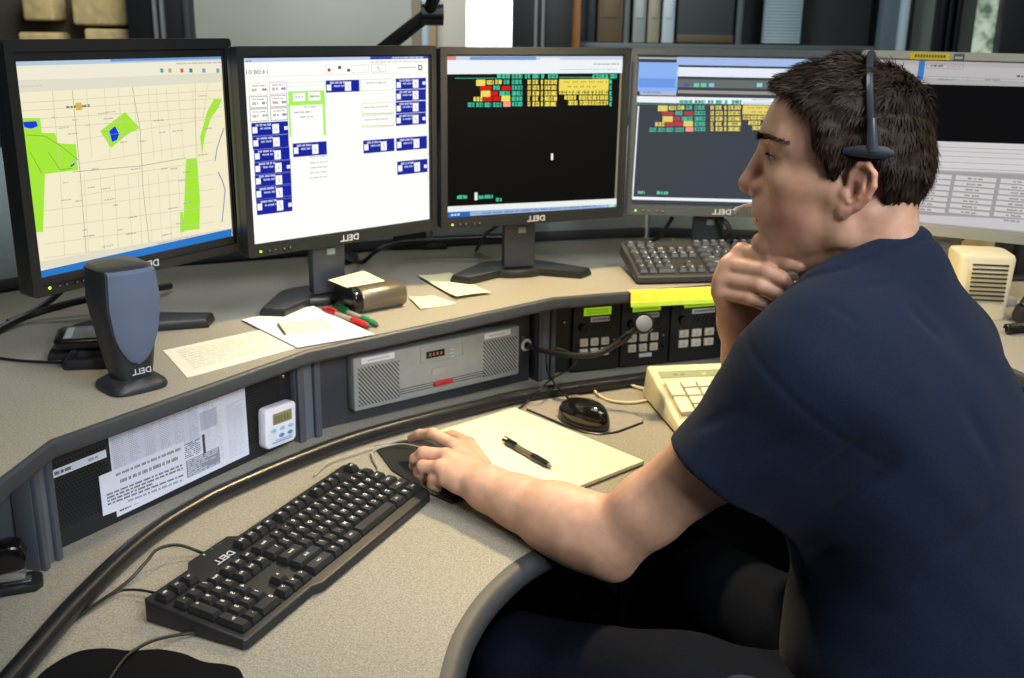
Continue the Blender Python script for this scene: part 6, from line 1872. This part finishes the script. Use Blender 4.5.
mullion([(133, 196, m_frame, 0), (160, 163, m_line, .02), (167, 170, m_line, .02), (190, 195, mat('frame_mid', hexc('2e3234'), .5), .02)], YB-.02, 'trim_4')
mullion([(512, 571, m_frame, 0), (534, 537, m_line, .02), (541, 544, m_line, .02)], YB-.02, 'trim_5')
# left: tan blocks behind a brown grid
wall_piece('wall_back', bx(-60), bx(135), Z0, Z1, YB+.25, mat('umber_wall', hexc('4a4436'), .9))
m_blk = mat('tan_block', hexc('c4ae78'), .9, noise=.18, nscale=30, bump=.5, bscale=60)
k = 0
blab = ['tan block above the leftmost monitor, upper left of four', 'tan block above the leftmost monitor, lower left of four', 'large tan block above the leftmost monitor, upper right of four', 'tan block above the leftmost monitor, lower right of four']
for (x0, x1, y0, y1) in ((27, 61, -12, 21), (25, 67, 32, 62), (76, 132, -12, 26), (90, 134, 28.5, 62)):
    a = on_y(x0, y0, YB+.15); b = on_y(x1, y1, YB+.15)
    mb = MB(); mb.box((0, 0, 0), (b.x-a.x, .14, abs(a.z-b.z)), None, 0, .012, 3)
    o = mb.build('stone_block', m_blk); o.location = ((a.x+b.x)/2, YB+.15, (a.z+b.z)/2); tag(o, blab[k], 'block', 'tan blocks behind the leftmost monitor'); k += 1
wall_piece('trim_6', bx(-60), bx(135), .95, on_y(80, 56, YB).z, YB+.15, mat('brown_ledge', hexc('544c3e'), .8), .16)
# right of the middle post: open shelving with binders
wall_piece('wall_back', bx(570), bx(905), Z0, Z1, YB+.36, mat('dark_grey_wall', hexc('4c5456'), .8))  # plain dark grey wall behind the shelving
wall_piece('trim_7', bx(571), bx(580), Z0, Z1, YB-.01, mat('orange_wood', hexc('8a5a26'), .5), .05)
sh_z = on_y(700, 44, YB).z
bsf = thing('wall_shelf', 'grey shelf carrying binders beyond the middle and fourth monitors', 'shelf', (bx(730), YB+.18, sh_z-.012))
MB().box((0, 0, 0), (bx(900)-bx(584), .30, .022), None, 0, .002).build('board', mat('grey_board', hexc('5a6464'), .6), bsf)
for x in (628, 742):
    MB().box((bx(x)-bx(730), 0, .30), (.02, .28, .58), None, 0, .002).build('divider', mat('divider_grey', hexc('5d6868'), .6), bsf)
MB().box((0, -.10, -.32), (bx(900)-bx(584)-.02, .02, .62), None, 0, .002).build('lower_front', mat('grey_front', hexc('4f585a'), .7), bsf)
def binder(x0, x1, h, m, label, pale):
    t = thing('binder', label, 'binder', (bx((x0+x1)/2), YB+.16, sh_z), 0, 'binders on the far shelf')
    w = bx(x1)-bx(x0)-.004
    MB().box((0, 0, h/2+.0006), (w, .22, h), None, 0, .006).build('cover', m, t)
    MB().box((0, -.1115, h*.55), (w*.6, .003, h*.5), None, 0, .001).build('spine_label', pale, t)
m_pl = mat('pale_spine', hexc('a9b2ac'), .7)
binder(588, 597, .32, mat('navy_binder', hexc('30363c'), .6), 'dark navy binder on far shelf beside the orange wooden trim', mat('navy_label', hexc('3c4248'), .7))
binder(598, 625, .32, mat('brown_binder', hexc('5a4a34'), .6), 'wide brown binder on the far shelf above the middle monitor', mat('brown_label', hexc('66563e'), .7))
binder(634, 648, .32, mat('grey_binder', hexc('8a938e'), .6), 'pale grey binder on far shelf right of the brown one', m_pl)
binder(649, 662, .32, mat('cream_binder', hexc('948f78'), .6), 'cream binder on far shelf, between pale grey and white ones', mat('cream_label', hexc('a09a82'), .7))
binder(664, 677, .32, mat('white_binder', hexc('b4c4c8'), .6), 'white binder on far shelf, right end of the row', mat('white_label', hexc('c4d2d4'), .7))
bn = thing('monitor_bin', 'dark bin on the far shelf between binders and the pale blind', 'box', (bx(708), YB+.16, sh_z))
MB().box((0, 0, .2), (bx(738)-bx(681), .22, .4), None, 0, .008).build('shell', mat('dim_grey_box', hexc('3a4244'), .6), bn); MB().box((0, -.112, .02), (bx(738)-bx(681), .006, .03), None, 0, .001).build('brown_rim', mat('brown_rim', hexc('5a4c34'), .6), bn)
# blind with daylight behind
bl_ = thing('window_blind', 'pale blue slatted blind behind the dark hair at top', 'blind', (bx(790), YB+.12, sh_z+.005))
mb = MB()
for k in range(46): mb.box((0, 0, k*.0125+.006), (bx(810)-bx(772), .004, .0105), None, 0, .001)
mb.build('slats', mat('pale_blue_slat', hexc('a4bcc2'), .6, emit=hexc('a4bcc2'), estr=.0), bl_)
MB().box((0, .01, .29), (bx(811)-bx(771), .006, .58), None, 0, .001).build('backing', mat('slat_back', hexc('8aa2a8'), .7), bl_)
# far right: glazing bars and greenery outside
wall_piece('trim_8', bx(808), bx(884), Z0, Z1, YB+.20, mat('near_black_panel', hexc('25292b'), .7), .05)  # near-black panel right of the blind
wall_piece('trim_9', bx(884), bx(900), Z0, Z1, YB+.05, mat('steel_jamb', hexc('5f7076'), .5)); wall_piece('trim_10', bx(900), bx(905.5), Z0, Z1, YB, mat('white_jamb', hexc('c0d6e0'), .4)); wall_piece('trim_11', bx(905.5), bx(910), Z0, Z1, YB, m_frame)
wall_piece('wall_back', bx(910), bx(975), Z0, Z1, YB+.03, mat('sage_grey_wall', hexc('747d76'), .8))
mullion([(933, 938, m_frame, 0), (941, 945, m_frame, 0), (949, 954, m_frame, 0)], YB-.03, 'trim_12')
wall_piece('trim_13', bx(999), bx(1100), Z0, Z1, YB, mat('dark_door_panel', hexc('22262a'), .5))
def foliage():
    m = bpy.data.materials.new('outdoor_greenery'); m.use_nodes = True; nt = m.node_tree; b = nt.nodes['Principled BSDF']
    tc = nt.nodes.new('ShaderNodeTexCoord'); n = nt.nodes.new('ShaderNodeTexNoise'); n.inputs['Scale'].default_value = 22; n.inputs['Detail'].default_value = 4
    nt.links.new(tc.outputs['Object'], n.inputs['Vector']); r = nt.nodes.new('ShaderNodeValToRGB'); e = r.color_ramp.elements
    e[0].position = .35; e[0].color = (*hexc('56705a'), 1); e[1].position = .62; e[1].color = (*hexc('c4d6c0'), 1)
    nt.links.new(n.outputs['Fac'], r.inputs[0]); nt.links.new(r.outputs[0], b.inputs['Emission Color']); b.inputs['Emission Strength'].default_value = .8
    b.inputs['Base Color'].default_value = (.02, .03, .02, 1); return m
struct(MB().rect(bx(972), Z0, bx(1002), Z1, 0, T(0, YB+.04, 0) @ FRONT).build('window_2', foliage()))
# cabinet at the far left
fc = thing('side_cabinet', 'grey cabinet edge at the far left beside the leftmost monitor', 'cabinet', (on_y(6, 250, 2.1).x-.16, 2.12, 0))
MB().box((0, 0, .68), (.30, .25, 1.36), None, 0, .004).build('body', mat('cabinet_grey', hexc('4f4e4a'), .6), fc)
MB().box((.142, -.128, SZ+.16), (.02, .008, .22), None, 0, .002).build('edge_handle', mat('reddish_strip', hexc('5a3a2a'), .6), fc)
# ------------------------------------------------------------------ light
wd = bpy.data.worlds.new('room_ambient'); SC.world = wd; wd.use_nodes = True
bg = wd.node_tree.nodes['Background']; bg.inputs[0].default_value = (.80, .90, 1.0, 1); bg.inputs[1].default_value = .055
def area(name, loc, aim, size, e, col, sy=None, spread=PI):
    l = bpy.data.lights.new(name, 'AREA'); l.energy = e; l.color = col; l.size = size
    if sy: l.shape = 'RECTANGLE'; l.size_y = sy
    l.spread = spread
    o = bpy.data.objects.new(name, l); COL.objects.link(o); o.location = loc
    o.rotation_euler = (Vector(aim)-Vector(loc)).to_track_quat('-Z', 'Y').to_euler(); return o
def spot(name, loc, aim, e, col, ang, blend=.6, r=.04):
    l = bpy.data.lights.new(name, 'SPOT'); l.energy = e; l.color = col; l.spot_size = math.radians(ang); l.spot_blend = blend; l.shadow_soft_size = r
    o = bpy.data.objects.new(name, l); COL.objects.link(o); o.location = loc
    o.rotation_euler = (Vector(aim)-Vector(loc)).to_track_quat('-Z', 'Y').to_euler(); return o
# daylight key high above, and an unseen fill added to lighten cheek and arm
area('window_daylight', (.95, .55, 2.85), (.45, 1.25, 1.1), .9, 36, (.90, .95, 1.0), .9)
area('face_fill', (1.15, -.5, 2.1), (.36, 1.22, 1.24), .7, 4.2, (.96, .97, 1.0), .7, math.radians(58))
# ceiling light, and an unseen fill added to brighten the far wall
area('ceiling_light', (-.35, 1.2, 2.8), (-.25, 1.5, .8), .9, 10, (1.0, .96, .88), .5)
area('far_wall_fill', (-.6, 3.2, 2.65), (-.6, 4.2, 1.3), 1.4, 46, (.95, .98, 1.0), .4)
# warm lamp over the shelf
spot('task_lamp_bulb', tuple(lamp_head+Vector((0, 0, -.01))), (.14, 1.88, .75), 56, (1.0, .77, .40), 118, .5, .05)
# warm lamp over the shelf at the far right
spot('right_task_lamp', (1.15, 1.45, 1.9), (.95, 2.0, 1.0), 8, (1.0, .78, .42), 90, .6, .05)
spot('hidden_warm_fill', (1.02, 2.14, 1.40), (1.05, 2.2, .9), 6, (1.0, .78, .42), 150, .6, .05)  # unseen warm fill added behind the beige monitor to brighten the tan panel
# warm downlight over the left end of the desk
spot('left_downlight', (-.75, .55, 2.3), (-.55, .90, .75), 24, (1.0, .74, .40), 52, 1.0, .06)
# cool fill spot added to brighten the papers on the left rack bay
spot('paper_fill_spot', (.75, -.7, 2.0), (-.42, 1.50, .82), 150, (.86, .92, 1.0), 25, 1.0, .15)
# ------------------------------------------------------------------ camera and view
cd = bpy.data.cameras.new('camera'); cam = bpy.data.objects.new('camera', cd); COL.objects.link(cam)
fw = Vector((0, _c, -_s)); up0 = Vector((0, _s, _c)); r0 = Vector((1, 0, 0))
rg = r0*_cr + up0*_sr; up = up0*_cr - r0*_sr
mw = Matrix((rg, up, -fw)).transposed().to_4x4(); mw.translation = (0, 0, CAM_H)
cam.matrix_world = mw
cd.sensor_width = 36; cd.sensor_fit = 'HORIZONTAL'; cd.lens = F_PX/1024*36
cd.clip_start = .05; cd.clip_end = 60
cd.dof.use_dof = True; cd.dof.focus_distance = 1.36; cd.dof.aperture_fstop = 7.0
SC.camera = cam
SC.view_settings.view_transform = 'Standard'; SC.view_settings.look = 'None'
SC.view_settings.gamma = 1; SC.view_settings.exposure = 0; SC.view_settings.use_curve_mapping = False
